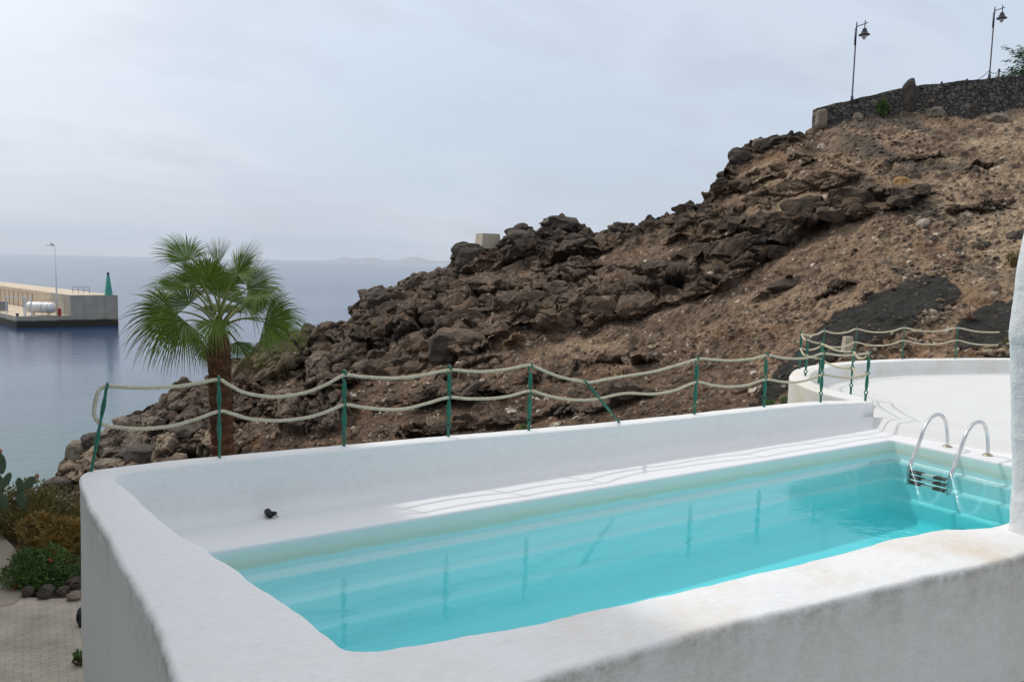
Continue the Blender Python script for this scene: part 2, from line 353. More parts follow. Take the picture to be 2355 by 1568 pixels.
def resample(P, n, closed=False):
    """Catmull-Rom through P, n points evenly by length."""
    P = np.array(P, float); k = len(P)
    Q = np.concatenate([[2*P[0]-P[1]], P, [2*P[-1]-P[-2]]]); out = []
    for i in range(k-1):
        a, b, c, d = Q[i:i+4]
        for t in np.linspace(0, 1, 24, endpoint=False):
            out.append(.5*((2*b)+(c-a)*t+(2*a-5*b+4*c-d)*t*t+(3*b-a-3*c+d)*t**3))
    out.append(P[-1]); out = np.array(out)
    s = np.concatenate([[0], np.cumsum(np.linalg.norm(np.diff(out, axis=0), axis=1))])
    u = np.linspace(0, s[-1], n); return np.stack([np.interp(u, s, out[:, j]) for j in range(P.shape[1])], -1)
# ------------------------------------------------------------------ camera, sun, sky
cam = bpy.data.cameras.new('camera'); co = bpy.data.objects.new('camera', cam); COL.objects.link(co)
co.location = (0, 0, EYE); cam.sensor_width = 36; cam.lens = F/2355.*36; cam.clip_start = .05; cam.clip_end = 90000
co.matrix_world = Matrix.Translation((0, 0, EYE)) @ (Matrix.Rotation(-math.atan2(FW[0], FW[1]), 4, 'Z') @ Matrix.Rotation(PI/2-PITCH, 4, 'X') @ Matrix.Rotation(ROLL, 4, 'Z'))
S.camera = co
LD = Vector((.40, -.65, -1.)).normalized()
sun = bpy.data.lights.new('sun', 'SUN'); sun.energy = 1.4; sun.angle = math.radians(1.2); sun.color = (1, .95, .87)
so = bpy.data.objects.new('sun', sun); COL.objects.link(so); so.rotation_euler = LD.to_track_quat('-Z', 'Y').to_euler(); so.location = (-20, 30, 60)
SD = -LD; EL = math.asin(SD.z); AZ = math.atan2(SD.x, SD.y)
W = bpy.data.worlds.new('World'); S.world = W; W.use_nodes = True; nt = W.node_tree; nt.nodes.clear()
wo = N(nt, 'ShaderNodeOutputWorld'); bg = N(nt, 'ShaderNodeBackground', Strength=.1); L(nt, bg.outputs[0], wo.inputs[0])
sk = N(nt, 'ShaderNodeTexSky', sky_type='NISHITA'); sk.sun_disc = False; sk.sun_elevation = EL; sk.sun_rotation = AZ; sk.dust_density = 3.; sk.air_density = 1.2
tc = N(nt, 'ShaderNodeTexCoord'); sp = N(nt, 'ShaderNodeSeparateXYZ'); L(nt, tc.outputs['Generated'], sp.inputs[0])
# cloud layer: directions projected on a sheet high above
ad = N(nt, 'ShaderNodeMath', operation='ADD'); L(nt, sp.outputs[2], ad.inputs[0]); ad.inputs[1].default_value = .34
dv = N(nt, 'ShaderNodeVectorMath', operation='DIVIDE'); L(nt, tc.outputs['Generated'], dv.inputs[0])
cb = N(nt, 'ShaderNodeCombineXYZ'); [L(nt, ad.outputs[0], cb.inputs[i]) for i in range(3)]; L(nt, cb.outputs[0], dv.inputs[1])
mp = N(nt, 'ShaderNodeMapping'); mp.inputs['Rotation'].default_value = (0, 0, math.radians(31)); mp.inputs['Scale'].default_value = (.8, 1.5, .6); mp.inputs['Location'].default_value = (3.3, 1.7, 0)
L(nt, dv.outputs[0], mp.inputs[0])
cn = N(nt, 'ShaderNodeTexNoise', Scale=2.1, Detail=9., Roughness=.55, Distortion=.4); L(nt, mp.outputs[0], cn.inputs['Vector'])
cn2 = N(nt, 'ShaderNodeTexNoise', Scale=.9, Detail=4.); L(nt, mp.outputs[0], cn2.inputs['Vector'])
base = ramp(nt, sp.outputs[2], [(0., (5.1, 6.15, 7.4)), (.12, (5.65, 6.7, 7.95)), (.35, (6.6, 7.5, 8.75)), (.7, (8.7, 8.95, 9.05)), (1., (10.1, 10.1, 9.9))])
c1 = mix(nt, ramp(nt, cn2.outputs[0], [(.40, g(0)), (.66, g(.6))]), base, (7.9, 8.0, 8.8))
c2 = mix(nt, ramp(nt, cn.outputs[0], [(.47, g(0)), (.63, g(.85))]), c1, (5.7, 6.35, 7.5))
c3 = mix(nt, .12, c2, sk.outputs[0])
# thin-cloud glow round the sun
dt = N(nt, 'ShaderNodeVectorMath', operation='DOT_PRODUCT'); L(nt, tc.outputs['Generated'], dt.inputs[0]); dt.inputs[1].default_value = SD[:]
gl = N(nt, 'ShaderNodeMapRange'); gl.inputs[1].default_value = .30; gl.inputs[2].default_value = 1.; L(nt, dt.outputs['Value'], gl.inputs[0])
pw = N(nt, 'ShaderNodeMath', operation='POWER'); L(nt, gl.outputs[0], pw.inputs[0]); pw.inputs[1].default_value = 3.2
c4 = mix(nt, pw.outputs[0], c3, (16., 15.9, 15.7))
L(nt, c4, bg.inputs[0])
S.view_settings.view_transform = 'Standard'; S.view_settings.look = 'None'; S.view_settings.exposure = .08; S.view_settings.gamma = 1
S.cycles.max_bounces = 12; S.cycles.diffuse_bounces = 7; S.cycles.transmission_bounces = 8; S.cycles.volume_bounces = 1; S.cycles.transparent_max_bounces = 12; S.cycles.caustics_reflective = False; S.cycles.caustics_refractive = False
S.cycles.use_denoising = True
# ------------------------------------------------------------------ sea and far land
SEA = -10.
mb = MB(); R = 85000.; mb.add([(-R, -R, SEA), (R, -R, SEA), (R, R, SEA), (-R, R, SEA)], [(0, 1, 2, 3)])
tag(mk('sea', mb, M['sea']), 'calm grey-blue sea reaching to the horizon', 'sea', kind='structure')
xs = np.linspace(700, 1100, 120); prof = 2+.7*(15*np.exp(-((xs-790)/18)**2)*.75+12*np.exp(-((xs-850)/40)**2)+17*np.exp(-((xs-950)/35)**2)+8*np.exp(-((xs-1040)/50)**2))
prof = prof*(1+.25*fbm(np.stack([xs*.06, xs*0, xs*0], -1), 4, 3))
DM = 70000.; rows = []
for k, (dd, hf) in enumerate(((-5000, 0), (-2400, .35), (0, 1), (2500, .5), (6000, 0))):
    p = at(xs, np.full(120, 600.), DM+dd); p[:, 2] = SEA-2+(prof*hf)/F*DM*np.interp(xs, [700, 740, 1060, 1100], [0, 1, 1, .3]); rows.append(p)
tag(raw_mesh('far_mountains', np.concatenate(rows), grid_quads(5, 120), M['mount']), 'faint hazy mountains on the horizon', 'mountains', kind='structure')
# ------------------------------------------------------------------ hillside
CTRL = np.array([(120,1120,40),(300,960,43),(480,880,45),(640,775,47),(805,735,48),(940,640,49),(1050,600,48.5),(1280,510,48),(1480,508,46.5),(1650,420,45),(1880,290,43),(2100,245,42.5),
 (2355,240,42.5),(2600,220,43),(2300,830,20.5),(2000,840,21.5),(1800,930,22),(1400,970,25),(1000,1010,28),(700,1050,31),(505,1050,34),(1500,700,34),(1900,600,31.5),(2300,500,31),(1000,800,37),
 (1300,760,36.5),(120,1400,34),(1000,1400,19),(2300,1200,15),(1700,1200,17),(400,1400,26),(2600,800,19.5),(2600,500,30),(60,1250,36)], float)
def _tps(A, B):
    d = np.sqrt(((A[:, None]-B[None])**2).sum(-1))+1e-9; return d*d*np.log(d)
_c = CTRL[:, :2]/1000.; _n = len(_c)
_K = np.zeros((_n+3, _n+3)); _K[:_n, :_n] = _tps(_c, _c)+np.eye(_n)*.02; _K[:_n, _n:] = np.c_[np.ones(_n), _c]; _K[_n:, :_n] = _K[:_n, _n:].T
_w = np.linalg.solve(_K, np.r_[1/CTRL[:, 2], 0, 0, 0])
def hdepth(x, y):
    q = np.stack([np.ravel(x), np.ravel(y)], -1)/1000.; out = np.zeros(len(q))
    for i in range(0, len(q), 60000):
        out[i:i+60000] = _tps(q[i:i+60000], _c)@_w[:_n]+np.c_[np.ones(len(q[i:i+60000])), q[i:i+60000]]@_w[_n:]
    return (1/np.clip(out, .012, .2)).reshape(np.shape(x))
CREST = np.array([(40,1240),(90,1150),(120,1115),(148,1055),(165,1027),(200,1005),(245,985),(300,960),(345,937),(385,905),(430,894),(470,880),(535,838),(575,812),(585,785),(600,775),(640,772),(690,758),(720,750),(770,742),(805,736),(813,705),(830,698),(850,672),(880,664),(905,660),(940,641),(985,632),(1030,628),(1048,598),(1065,582),(1095,566),(1150,556),(1166,538),(1176,551),(1196,534),(1246,541),(1256,523),(1290,508),(1340,517),(1360,529),(1400,531),(1430,524),(1500,515),(1545,502),(1590,478),(1618,462),(1640,442),(1660,415),(1672,392),(1700,355),(1740,322),(1775,314),(1830,310),(1865,299),(1880,291),(1900,285),(1990,262),(2100,250),(2240,262),(2355,242),(2620,225)], float)
LEDGES = [  # top line, thickness line (px), push out (m)
 ([(1045,590),(1100,572),(1166,556),(1256,548),(1330,545),(1400,560)], [48,56,64,64,40,15], 1.1),
 ([(990,672),(1050,655),(1135,645),(1218,637),(1290,618),(1380,600)], [50,55,48,44,36,12], .9),
 ([(560,850),(640,815),(760,808),(880,780),(990,772),(1010,740)], [40,66,72,80,70,50], .9),
 ([(985,738),(1025,722),(1118,700),(1162,677),(1252,657),(1318,637),(1368,644),(1452,617),(1518,598),(1570,585),(1650,556),(1740,520),(1800,505)], [60,82,104,112,108,118,104,110,114,110,104,95,30], 1.9),
 ([(1790,505),(1850,471),(1920,458),(1983,438),(2070,428),(2137,433)], [50,52,54,55,48,14], 1.5),
 ([(1600,470),(1650,445),(1687,430),(1737,397),(1777,377),(1823,357),(1868,358)], [14,22,26,42,38,38,8], .9),
 ([(1560,520),(1690,467),(1737,447),(1803,420),(1853,410),(1903,400),(1990,380)], [12,27,30,36,28,24,8], .7),
 ([(1530,540),(1600,520),(1680,512),(1760,490)], [20,28,24,10], .7),
 ([(2020,378),(2060,367),(2090,364)], [12,14,6], .6), ([(2095,360),(2130,350),(2165,345)], [12,14,6], .6), ([(2215,385),(2250,370),(2290,362)], [20,22,8], .6),
 ([(860,930),(960,912),(1080,902),(1180,890)], [18,24,24,10], .6), ([(900,985),(1050,968),(1200,955),(1330,930)], [20,26,26,10], .6),
 ([(640,900),(760,880),(860,868)], [30,34,18], .6), ([(430,960),(560,930),(640,925)], [26,34,20], .6),
 ([(1740,680),(1800,650),(1850,640)], [22,26,10], .6), ([(1190,872),(1300,848),(1420,820),(1500,812)], [10,22,22,8], .5), ([(1350,930),(1420,905),(1500,900)], [24,30,14], .6),
 ([(1870,690),(1920,660),(1960,645)], [16,22,10], .5), ([(2180,490),(2250,470),(2330,455)], [14,20,20], .4),
]
def hill():
    nx, ny, nb = 1320, 600, 26
    X = np.linspace(40, 2620, nx)
    cy = np.interp(X, CREST[:, 0], CREST[:, 1])
    cy = cy+fbm(np.stack([X*.035, X*0, X*0+3], -1), 4, 5)*np.interp(X, [100, 1880, 1900], [5, 4, 0])
    by = np.interp(X, [40, 300, 1000, 2000, 2620], [1420, 1400, 1330, 1150, 1150])
    T = np.linspace(0, 1, ny)[:, None]
    Y = by[None]+(cy-by)[None]*T; XX = np.broadcast_to(X, Y.shape)
    DP = hdepth(XX, Y); P = at(XX.ravel(), Y.ravel(), DP.ravel())
    G = P.reshape(ny, nx, 3)
    nrm = np.cross(np.gradient(G, axis=1), np.gradient(G, axis=0)); nrm /= np.linalg.norm(nrm, axis=-1)[..., None]+1e-9
    # smooth outward direction
    nrm = nrm.reshape(-1, 3); out = np.array([-FW[0]*.8-.10, -FW[1]*.8, .25]); nrm = nrm*.55+out*.45; nrm /= np.linalg.norm(nrm, axis=1)[:, None]
    x, y = XX.ravel(), Y.ravel(); cyf = np.broadcast_to(cy, Y.shape).ravel()
    wob = fbm(P*.45, 3, 41)
    d = np.zeros(len(P)); rock = np.zeros(len(P)); under = np.zeros(len(P))
    for k, (top, th, amp) in enumerate(LEDGES):
        top = np.array(top, float)
        yt = np.interp(x, top[:, 0], top[:, 1])+wob*14+fbm(P*1.1, 3, 47)*10; t_ = np.interp(x, top[:, 0], th)*(1+.35*vnoise(P*.8+k*9, 61))
        a, b = top[0, 0], top[-1, 0]; fade = sstep(a-25, a+20, x)*(1-sstep(b-20, b+25, x))
        w = (y-yt)/np.maximum(t_, 4)
        lift = sstep(-.55, .08, w)**1.3*(1-sstep(.88, 1.16, w)); cut = sstep(.92, 1.08, w)*(1-sstep(1.1, 1.9, w))
        d += fade*amp*(lift*.88-cut*.42); rock = np.maximum(rock, fade*sstep(-.2, .05, w)*(1-sstep(1.0, 1.12, w))); under = np.maximum(under, fade*cut)
    # general rock areas: push-outs go straight towards open air
    led = d.copy(); d = d*0
    # general rock areas: left point and the crest line
    gen = sstep(1330, 900, x+.9*(y-760)+wob*200)
    crestm = (1-sstep(20, 55, y-cyf+wob*16))*(1-sstep(1840, 1900, x))
    leftp = sstep(620, 480, x)
    rk = np.clip(np.maximum.reduce([rock, gen*sstep(.0, .22, fbm(P*np.array([.35, .35, .9]), 3, 77)+.08), crestm, leftp]), 0, 1)
    # fractured blocks with tilted faces
    rd = 0.; VP = np.stack([P@np.array([RT[0], RT[1], 0]), P@np.array([FW[0], FW[1], 0])*.28, P[:, 2]*1.5], -1)
    bandf = .35+.65*sstep(-.35, .2, fbm(P*np.array([.22, .22, .5]), 3, 97))
    led = led*bandf; rock = rock*bandf; rk = np.clip(np.maximum.reduce([rock, gen*sstep(.05, .25, fbm(VP*np.array([.22, .5, .55]), 3, 77)+.05), crestm, leftp]), 0, 1)
    for sc, am, sd in ((.36, 1.9, 201), (.85, .72, 207), (2.2, .30, 213), (5., .10, 219)):
        q = VP*sc+fbm(P*.5, 2, sd)[:, None]*.30
        f1, f2, c1, k1 = worley(q, sd)
        tilt = np.stack([np.modf(k1*7.13)[0]-.5, np.modf(k1*13.7)[0]-.5, np.modf(k1*29.3)[0]-.5], -1)
        hgt = (k1-.45)*1.0+((q-c1)*tilt).sum(1)*1.2-.34*np.exp(-(f2-f1)/.06)
        rd = rd+am*hgt*rk*(.55 if sc < .5 else 1)*np.where(crestm > .5, .6, 1)
        if .6 < sc < 1.5: blk = k1; crack = np.exp(-(f2-f1)/.09)
    d += fbm(P*.25, 3, 31)*.35+fbm(P*1.3, 4, 33)*.20*(1-.6*rk)+fbm(P*3.5, 4, 37)*.10*(1-.5*rk)+fbm(P*10., 2, 39)*.03
    # loose rubble on the soil
    soil = 1-rk
    for sc, am, thr, sd in ((1.9, .24, .90, 301), (4.4, .10, .74, 307), (9.5, .045, .62, 313)):
        f1, f2, c1, k1 = worley(P*sc, sd); patch = sstep(-.15, .35, fbm(P*.4+7, 3, sd))
        s_ = (k1 > thr)*np.clip(1-(f1/.52)**2, 0, 1)*soil*(.35+.65*patch)
        d += am*np.sqrt(s_)
        if sc == 1.9: st1 = s_; sk1 = k1
        elif sc == 4.4: st2 = s_; sk2 = k1
        else: st3 = s_; sk3 = k1
    # ---- black gravel heaps
    def inpoly(poly, soft):
        poly = np.array(poly, float); dmin = np.full(len(x), 1e9); ins = np.zeros(len(x), bool); n = len(poly)
        xx, yy = x+wob*14+fbm(P*3., 3, 92)*9, y+vnoise(P*2.5, 91)*6+fbm(P*6., 2, 93)*5
        for i in range(n):
            a, b = poly[i], poly[(i+1) % n]; e = b-a; t = np.clip(((xx-a[0])*e[0]+(yy-a[1])*e[1])/(e@e), 0, 1)
            dmin = np.minimum(dmin, np.hypot(xx-a[0]-t*e[0], yy-a[1]-t*e[1]))
            c = ((a[1] > yy) != (b[1] > yy)) & (xx < (b[0]-a[0])*(yy-a[1])/(b[1]-a[1]+1e-9)+a[0]); ins ^= c
        return sstep(-soft, soft, np.where(ins, dmin, -dmin))
    grav = np.maximum(inpoly([(1790,850),(1860,790),(1900,745),(1990,690),(2080,650),(2130,632),(2175,640),(2215,668),(2180,705),(2110,745),(2040,775),(1960,800),(1900,838),(1830,880),(1770,930),(1720,940)], 8),
                      inpoly([(2195,752),(2235,715),(2280,700),(2360,692),(2420,700),(2420,800),(2330,800),(2200,800)], 9))
    grav = sstep(.32, .68, grav+.42*fbm(P*7., 3, 95))
    grav2 = sstep(.12, .4, fbm(np.stack([x*.006+y*.004, y*.02-x*.006, x*0], -1)*1.0, 4, 55))*sstep(1850, 2000, x)*(1-sstep(640, 700, y))*soil
    led = led*(1-.8*grav); rd = rd*(1-grav); d = np.where(grav > .5, d*.35+fbm(P*6, 2, 3)*.02+.05*grav, d)
    # ---- own colours of rock, earth and gravel
    n1 = fbm(P*.22, 4, 21); n2 = fbm(P*1.1, 4, 23); n3 = fbm(P*4., 3, 25)
    tan = np.array([.200, .140, .092]); brn = np.array([.120, .082, .057]); dbr = np.array([.072, .048, .034]); rkc = np.array([.068, .055, .045]); rk2 = np.array([.125, .093, .068]); rust = np.array([.17, .085, .038])
    right = sstep(1300, 2150, x+(600-y)*.6+n1*260)
    e = brn+(tan-brn)*np.clip(right+n2*.35, 0, 1)[:, None]; low = sstep(850, 960, y)*(1-sstep(1500, 1750, x))
    e = e+(dbr-e)*(low*.55+.25*np.clip(n2, 0, 1))[:, None]; e = e*(1+.55*n2+.4*n3)[:, None]
    e = e+(rust-e)*(sstep(.25, .5, fbm(P*.6+3, 3, 29))*.35)[:, None]
    e = e+(np.array([.27, .20, .13])-e)*(np.exp(-((x-1360)/130)**2-((y-(795-(x-1360)*.12))/14)**2)*.8)[:, None]
    lt = sstep(2080, 2260, x-(y-420)*.35+n1*120)*(1-sstep(560, 680, y))*sstep(-.1, .35, fbm(P*.3+31, 4, 83)+.12)
    e = e+(np.array([.33, .25, .165])*(1+.3*n3+.3*n2)[:, None]-e)*(lt*.75)[:, None]
    r = rkc+(rk2-rkc)*np.clip(.5+n1+.5*n2, 0, 1)[:, None]; r = r*(.55+.75*blk)[:, None]*(1+.45*n3+.35*n2)[:, None]
    r = r+(rust*.7-r)*(sstep(.2, .5, fbm(P*.8+13, 3, 27))*.45)[:, None]
    tanr = (leftp*sstep(.45, .75, blk)*sstep(880, 1010, y))
    r = r+(np.array([.27, .21, .155])-r)*(tanr*.8)[:, None]; r = r+(np.array([.12, .10, .085])-r)*(leftp*(1-tanr)*.35)[:, None]
    r = r*(1-.28*sstep(1450, 1700, x))[:, None]
    c = e+(r-e)*rk[:, None]
    for s_, k_ in ((st1, sk1), (st2, sk2), (st3, sk3)):
        m_ = (s_ > .12)[:, None]; kk = np.modf(k_*57.3)[0][:, None]
        sc_ = np.where(kk > .9, np.array([.50, .44, .36]), np.where(kk > .6, np.array([.21, .155, .11]), np.array([.085, .066, .054])))*(.7+.6*np.modf(k_*91.7)[0][:, None])
        c = np.where(m_, c*.25+sc_*.75, c)
    bk = np.array([.029, .028, .025])
    sp_ = (np.modf(sk3*37.1)[0] > .86)*(st3 > .02)
    c = c+(bk*(1.15+.55*n3+.35*n2)[:, None]-c)*(grav*(1-.6*sp_))[:, None]; c = c+(np.array([.062, .056, .048])*(1+.3*n3)[:, None]-c)*(grav2*.75)[:, None]
    c = c*(1.28-.2*grav)[:, None]; c = np.clip(c, .008, .7)
    vd, _ = ray(x, y); vd /= np.linalg.norm(vd, axis=1)[:, None]; vd[:, 2] += .10
    rid = (.5-np.abs(fbm(VP*.9, 4, 131)))*.22+(.5-np.abs(fbm(VP*2.6, 4, 137)))*.10
    P2 = P+nrm*(d+.75*rd+rid*rk)[:, None]-vd*(led+.45*rd)[:, None]
    # far side of the ridge, so that the hill has a body
    G2 = P2.reshape(ny, nx, 3); C = c.reshape(ny, nx, 3); last = G2[-1]; back = []; cols = []
    flat = sstep(1840, 1900, X)
    for j in range(1, nb+1):
        s = (j/nb)**1.4*22.
        p = last+np.array([FW[0], FW[1], 0])*s
        p[:, 2] -= (s*.75+.15*np.minimum(s, 1))*(1-flat)-flat*(np.minimum(s, .5)*0); p[:, 2] += fbm(p*.6, 3, 7)*.5*np.minimum(s, 1)*(1-flat)
        back.append(p); cols.append(C[-1])
    V = np.concatenate([P2, np.concatenate(back)]); c = np.concatenate([c, np.concatenate(cols)])
    o = raw_mesh('hillside', V, grid_quads(ny+nb, nx), M['hill'], smooth=False, colors=c)
    tag(o, 'brown volcanic hillside of rock ledges, rubble and black gravel', 'hillside', kind='structure')
    return G2, X, cy, by, C
HG, HX, HCY, HBY, HC = hill()
def hill_col(x, y):
    i = int(np.clip(np.searchsorted(HX, x), 0, len(HX)-1)); j = int(np.clip((y-HBY[i])/(HCY[i]-HBY[i])*(HG.shape[0]-1), 0, HG.shape[0]-1)); return HC[max(0, j-3):j+4, max(0, i-3):i+4].reshape(-1, 3).mean(0)
def hill_pt(x, y):
    i = int(np.clip(np.searchsorted(HX, x), 0, len(HX)-1)); t = (y-HBY[i])/(HCY[i]-HBY[i])
    j = int(np.clip(t*(HG.shape[0]-1), 0, HG.shape[0]-1)); return HG[j, i].copy()
# ------------------------------------------------------------------ ground outside the terrace
def ground():
    nx, ny = 110, 150
    xs = np.linspace(-30, 14, nx); ys = np.linspace(-12, 30, ny); X, Y = np.meshgrid(xs, ys)
    fwd = X*FW[0]+Y*FW[1]
    edge = np.interp(X.ravel(), [-30, -3, 0, .9, 3, 8, 14], [16.5, 17.0, 17.4, 17.0, 15.5, 12, 9.5]).reshape(X.shape)   # where the garden drops to the shore
    z = -2.80-.01*0*X-6.5*sstep(0, 5, Y-edge)+.0*X
    P = np.stack([X.ravel(), Y.ravel(), z.ravel()], -1)
    P[:, 2] += fbm(P*np.array([.8, .8, .3]), 4, 8)*.12*sstep(12.0, 13.0, P[:, 1])-.03*sstep(11, 13.5, P[:, 1])
    tag(raw_mesh('ground', P, grid_quads(ny, nx), M['soil']), 'dark garden earth sloping down to the shore', 'ground', kind='structure')
ground()
def sheet(name, poly, z, mat, label, cat, thick=.05):
    mb = MB(); n = len(poly)
    mb.add([(x, y, z) for x, y in poly]+[(x, y, z-thick) for x, y in poly], [tuple(range(n))]+[tuple(range(2*n-1, n-1, -1))]+[(i, i+n, (i+1) % n+n, (i+1) % n) for i in range(n)])
    return tag(mk(name, mb, mat), label, cat, kind='structure')
sheet('path', [(-1.62, -4), (1.5, -4), (1.5, 12.05), (.6, 12.35), (.1, 12.55), (-.2, 12.75), (-.4, 12.9), (-1.62, 12.9)], -2.776, M['paving'], 'brick paved path below the left wall', 'path')
sheet('path_slabs', [(-3.4, 12.6), (-.40, 12.6), (-.22, 13.0), (-.30, 14.0), (-.42, 15.0), (-.75, 16.4), (-4.0, 16.4)], -2.766, M['slab'], 'pale slab path beside the shrubs', 'path')
sheet('bounce_terrace', [(.62, -7), (9., -7), (9., 2.3), (.62, 2.6)], -.35, M['tile'], 'unseen tiled terrace added to bounce light onto the pool wall', 'terrace')  # unseen floor, added so warm light bounces onto the front wall
# ------------------------------------------------------------------ pool deck with its hole
PX0, PX1, PY0, PY1 = .97, 9.48, 3.35, 5.855
def deck():
    mb = MB(); r = .025; prof = [(0, -.03, -.35), (0, -.004, -.035)]+[(0, r-r*math.cos(a)-.004, -.03+.03*math.sin(a)) for a in np.linspace(.2, PI/2, 5)]
    # rim ring around the pool, from inside lip outwards, then flat to the outline
    rings = []
    cr = .07
    def rr(off, z):
        x0, x1, y0, y1 = PX0-off, PX1+off, PY0-off, PY1+off; c = cr+max(off, 0); pts = []
        for (cx, cy, a0) in ((x1-c, y1-c, 0), (x0+c, y1-c, PI/2), (x0+c, y0+c, PI), (x1-c, y0+c, 1.5*PI)):
            for a in np.linspace(a0, a0+PI/2, 7): pts.append((cx+c*math.cos(a), cy+c*math.sin(a), z))
        return pts
    def outer():
        x0, x1, y0, y1 = .42, 10.6, 2.55, 6.7; pts = []
        for (cx, cy) in ((x1, y1), (x0, y1), (x0, y0), (x1, y0)): pts += [(cx, cy, 0.)]*7
        return pts
    for off, z in ((.001, -.12), (.001, -.025), (.006, -.010), (.018, -.002), (.035, 0.)): rings.append(rr(off, z))
    # extra lengths along the sides so the edge is slightly uneven
    o = outer(); vs = []; fs = []; n = 28
    rings.append(o)
    for R_ in rings: vs += R_
    for k in range(len(rings)-1):
        for j in range(n): a, b = k*n+j, k*n+(j+1) % n; fs.append((a, b, b+n, a+n))
    mb.add(vs, [tuple(reversed(f)) for f in fs]); return tag(mk('pool_deck', mb, M['deck'], smooth=False), 'white painted deck round the swimming pool', 'deck', kind='structure')
deck()
# ------------------------------------------------------------------ pool basin
pool = empty('swimming_pool', (5.2, 4.6, -.95), 'long turquoise swimming pool with ribbed sides sunk in the white deck', 'swimming pool')
def basin():
    mb = MB(); cr = .07
    prof = [(0.03, -.022), (0.0, -.034), (-.002, -.15), (-.004, -.235), (-.012, -.245), (-.075, -.262), (-.080, -.275), (-.084, -.43), (-.092, -.44), (-.150, -.458), (-.155, -.472), (-.16, -.655), (-.168, -.665), (-.225, -.682), (-.23, -.70), (-.238, -.87), (-.26, -.91), (-.32, -.925)]
    vs = []; n = 28
    for off, z in prof:
        x0, x1, y0, y1 = PX0-off, PX1+off, PY0-off, PY1+off; c = cr+.06*(-off/.2 if off < 0 else 0)+max(off, 0)
        for (cx, cy, a0) in ((x1-c, y1-c, 0), (x0+c, y1-c, PI/2), (x0+c, y0+c, PI), (x1-c, y0+c, 1.5*PI)):
            for a in np.linspace(a0, a0+PI/2, 7): vs.append((cx+c*math.cos(a), cy+c*math.sin(a), z))
    fs = []
    for k in range(len(prof)-1):
        for j in range(n): a, b = k*n+j, k*n+(j+1) % n; fs.append((a, b, b+n, a+n))
    fs.append(tuple((len(prof)-1)*n+j for j in range(n)))
    mb.add(vs, fs); mk('basin', mb, M['liner'], pool, smooth=False)
basin()
WZ = -.125
def water():
    mb = MB(); e = .04
    mb.box(((PX0+PX1)/2, (PY0+PY1)/2, (WZ-1.1)/2), (PX1-PX0+e, PY1-PY0+e, WZ+1.1))
    tag(mk('pool_water', mb, M['water']), 'clear turquoise water filling the swimming pool', 'water', kind='structure')
water()
# ------------------------------------------------------------------ ladder
lad = empty('pool_ladder', (9.6, 5.03, 0), 'stainless steel pool ladder with two curved handrails at the far end of the pool', 'ladder')
for t in (5.28, 4.79):
    base = [(9.745, .004), (9.735, .12), (9.70, .25), (9.655, .335), (9.585, .405), (9.50, .432), (9.41, .428), (9.33, .402), (9.265, .355), (9.21, .29), (9.12, .12), (9.00, -.09), (8.965, -.16), (8.95, -.22)]
    q = resample([(a, b, 0) for a, b in base], 60); mb = MB(); mb.tube([(a, t, b) for a, b, _ in q], .0215, 14)
    h = mk('handrail', mb, M['steel'], lad, smooth=True)
    mb = MB(); mb.lathe((9.745, t, 0), [(.055, .001), (.058, .006), (.05, .013), (.03, .017), (.026, .03)], 24); mk('flange', mb, M['brass'], h, smooth=False)
    mb = MB(); mb.box((8.955, t, -.285), (.07, .022, .19)); mk('side_plate', mb, M['steel'], h)
for k, z in enumerate((-.215, -.28, -.345)):
    mb = MB(); mb.box((8.955, 5.035, z), (.085, .468, .022)); tr = mk('tread', mb, M['tread_w'], lad)
    
    for y in (5.18, 4.89): mb = MB(); mb.box((8.955, y, z+.001), (.091, .15, .027)); mk('grip', mb, M['tread_d'], tr)
# ------------------------------------------------------------------ parapet wall: sea side, left side and front in one piece
WT = [  # outer (s,t), inner (s,t), top z
 ((10.14,6.79),(10.14,6.575),.325),((9.6,6.80),(9.6,6.575),.355),((9.0,6.81),(9.0,6.575),.383),((7.9,6.79),(7.9,6.575),.402),((6.65,6.78),(6.65,6.575),.405),((5.5,6.79),(5.5,6.575),.408),((4.3,6.78),(4.3,6.575),.432),((3.4,6.77),(3.4,6.575),.456),((2.3,6.77),(2.3,6.575),.473),((1.25,6.78),(1.25,6.575),.484),
 ((.75,6.775),(.8,6.565),.485),((.40,6.745),(.56,6.54),.485),((.26,6.66),(.48,6.47),.484),((.225,6.45),(.49,6.30),.482),
 ((.25,5.95),(.555,5.9),.48),((.285,5.4),(.64,5.35),.48),((.33,4.86),(.735,4.86),.48),((.375,4.3),(.86,4.35),.48),((.405,3.8),(.97,3.9),.48),((.425,3.4),(1.045,3.52),.48),((.44,3.05),(1.09,3.25),.48),((.47,2.75),(1.155,3.085),.48),
 ((.62,2.56),(1.25,3.04),.48),((.95,2.51),(1.42,3.0),.48),((1.3,2.50),(1.7,2.965),.48),((1.73,2.49),(2.05,2.935),.48),((2.17,2.475),(2.45,2.885),.48),((2.69,2.455),(2.95,2.85),.48),((3.2,2.41),(3.6,2.825),.48),((3.73,2.37),(4.1,2.815),.48),((4.2,2.315),(4.6,2.80),.48),((4.6,2.27),(4.95,2.77),.48),((5.05,2.23),(5.25,2.70),.48),((5.6,2.16),(5.62,2.60),.48),((6.4,2.05),(6.4,2.5),.48)]
